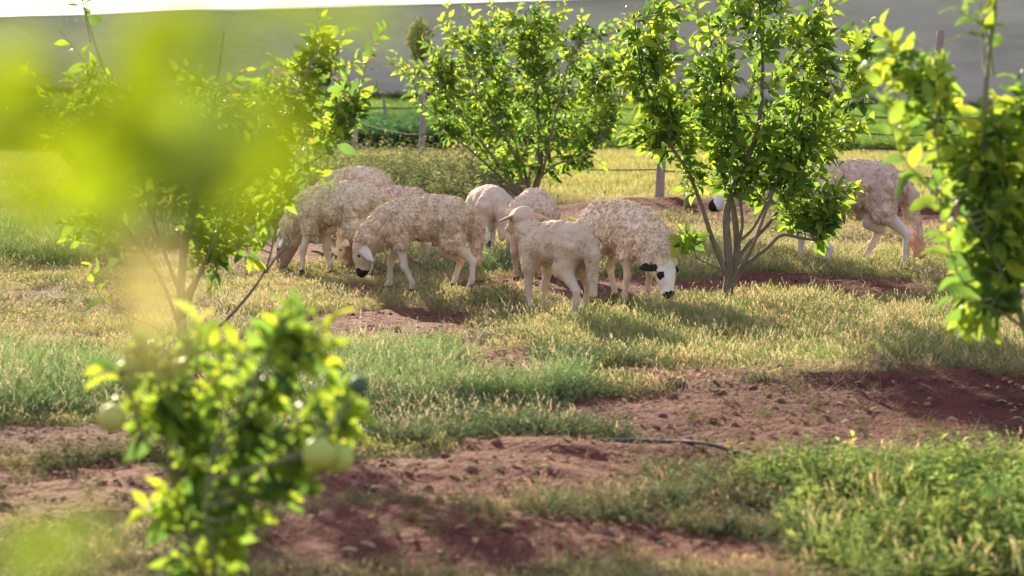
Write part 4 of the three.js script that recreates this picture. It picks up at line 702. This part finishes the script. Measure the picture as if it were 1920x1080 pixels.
// 6: woolly rump right of it
sheep({ seed: 6, ...spot(1003, 527), yaw: Math.PI / 2 - 0.2, size: 0.96, label: 'woolly sheep seen from behind above the head of the pale lamb', feet: [{ x: 0.25 }, { x: 0.28 }, { x: -0.33 }, { x: -0.30 }], neck: GRAZE, head: [0.5, -0.85, 0], headUp: [1, 0.4, 0], lock: 0.018, woolCol: [0.56, 0.45, 0.36], skinCol: [0.42, 0.32, 0.26], spots: [[-0.40, 0.25, 0.1, 0.03]] });
// 7: the pale lamb, head up
sheep({ seed: 7, ...spot(1044, 596), yaw: Math.PI - 0.88, size: 0.9, label: 'pale smooth lamb walking away with its head raised and ear out', feet: [{ x: 0.33 }, { x: 0.22 }, { x: -0.20 }, { x: -0.38 }], neck: [[0.26, 0.57, 0], [0.39, 0.655, -0.01], [0.50, 0.735, 0.0]], neckFat: 0.72, head: [0.9, -0.3, 0.3], headUp: [0.2, 1, 0], earDrop: 0.25, earFwd: -0.02, curl: 0.006, woolThick: 0.003, lock: 0.0145, locks: 15000, woolCol: [0.50, 0.40, 0.30], skinCol: [0.55, 0.46, 0.38], tail: 0.34, fat: 0.9, pinkCol: [0.5, 0.3, 0.15] });
// 8: shaggy, facing right towards us
sheep({ seed: 8, ...spot(1164, 572), yaw: -0.92, size: 0.95, label: 'shaggy cream sheep with black eye patches and black ears grazing beside the tree', feet: [{ x: 0.22 }, { x: 0.24 }, { x: -0.30 }, { x: -0.22 }], neck: [[0.26, 0.56, 0], [0.42, 0.48, 0.0], [0.53, 0.38, 0.02], [0.60, 0.30, 0.02]], head: [0.5, -0.8, 0.1], headUp: [1, 0.75, 0], eyePatch: 1, earCol: [0.03, 0.028, 0.026], muzzle: 0.215, earDrop: 0.45, lock: 0.031, curl: 0.018, locks: 11000, neckFat: 0.9, woolCol: [0.66, 0.55, 0.45], skinCol: [0.62, 0.5, 0.4], faceCol: [0.70, 0.68, 0.66], fat: 0.96, woolThick: 0.014 });
// 9: long legged, walking behind the tree
sheep({ seed: 9, ...spot(1585, 503), yaw: Math.PI - 0.02, size: 1.2, label: 'tall pale legged sheep walking left behind the citrus tree, orange tipped tail', feet: [{ x: 0.32 }, { x: 0.15, lift: 0.06, fold: 1 }, { x: -0.16 }, { x: -0.42 }], neck: [[0.26, 0.56, 0], [0.44, 0.58, 0], [0.62, 0.56, 0], [0.78, 0.54, 0]], head: [0.9, -0.42, 0], headUp: [0, 1, 0], muzzle: 0.2, faceCol: [0.68, 0.67, 0.68], skinCol: [0.64, 0.57, 0.53], woolCol: [0.50, 0.38, 0.31], tail: 0.44, tailR: 0.034, tailX: -0.56, tailCol: [0.50, 0.30, 0.19], len: 0.94, fat: 0.95, curl: 0.012, lock: 0.02, locks: 12000, udder: 1, pinkCol: [0.62, 0.52, 0.47] });

scene.traverse((o) => { if (o.isMesh) o.castShadow = o.receiveShadow = true; });
renderer.render(scene, camera);
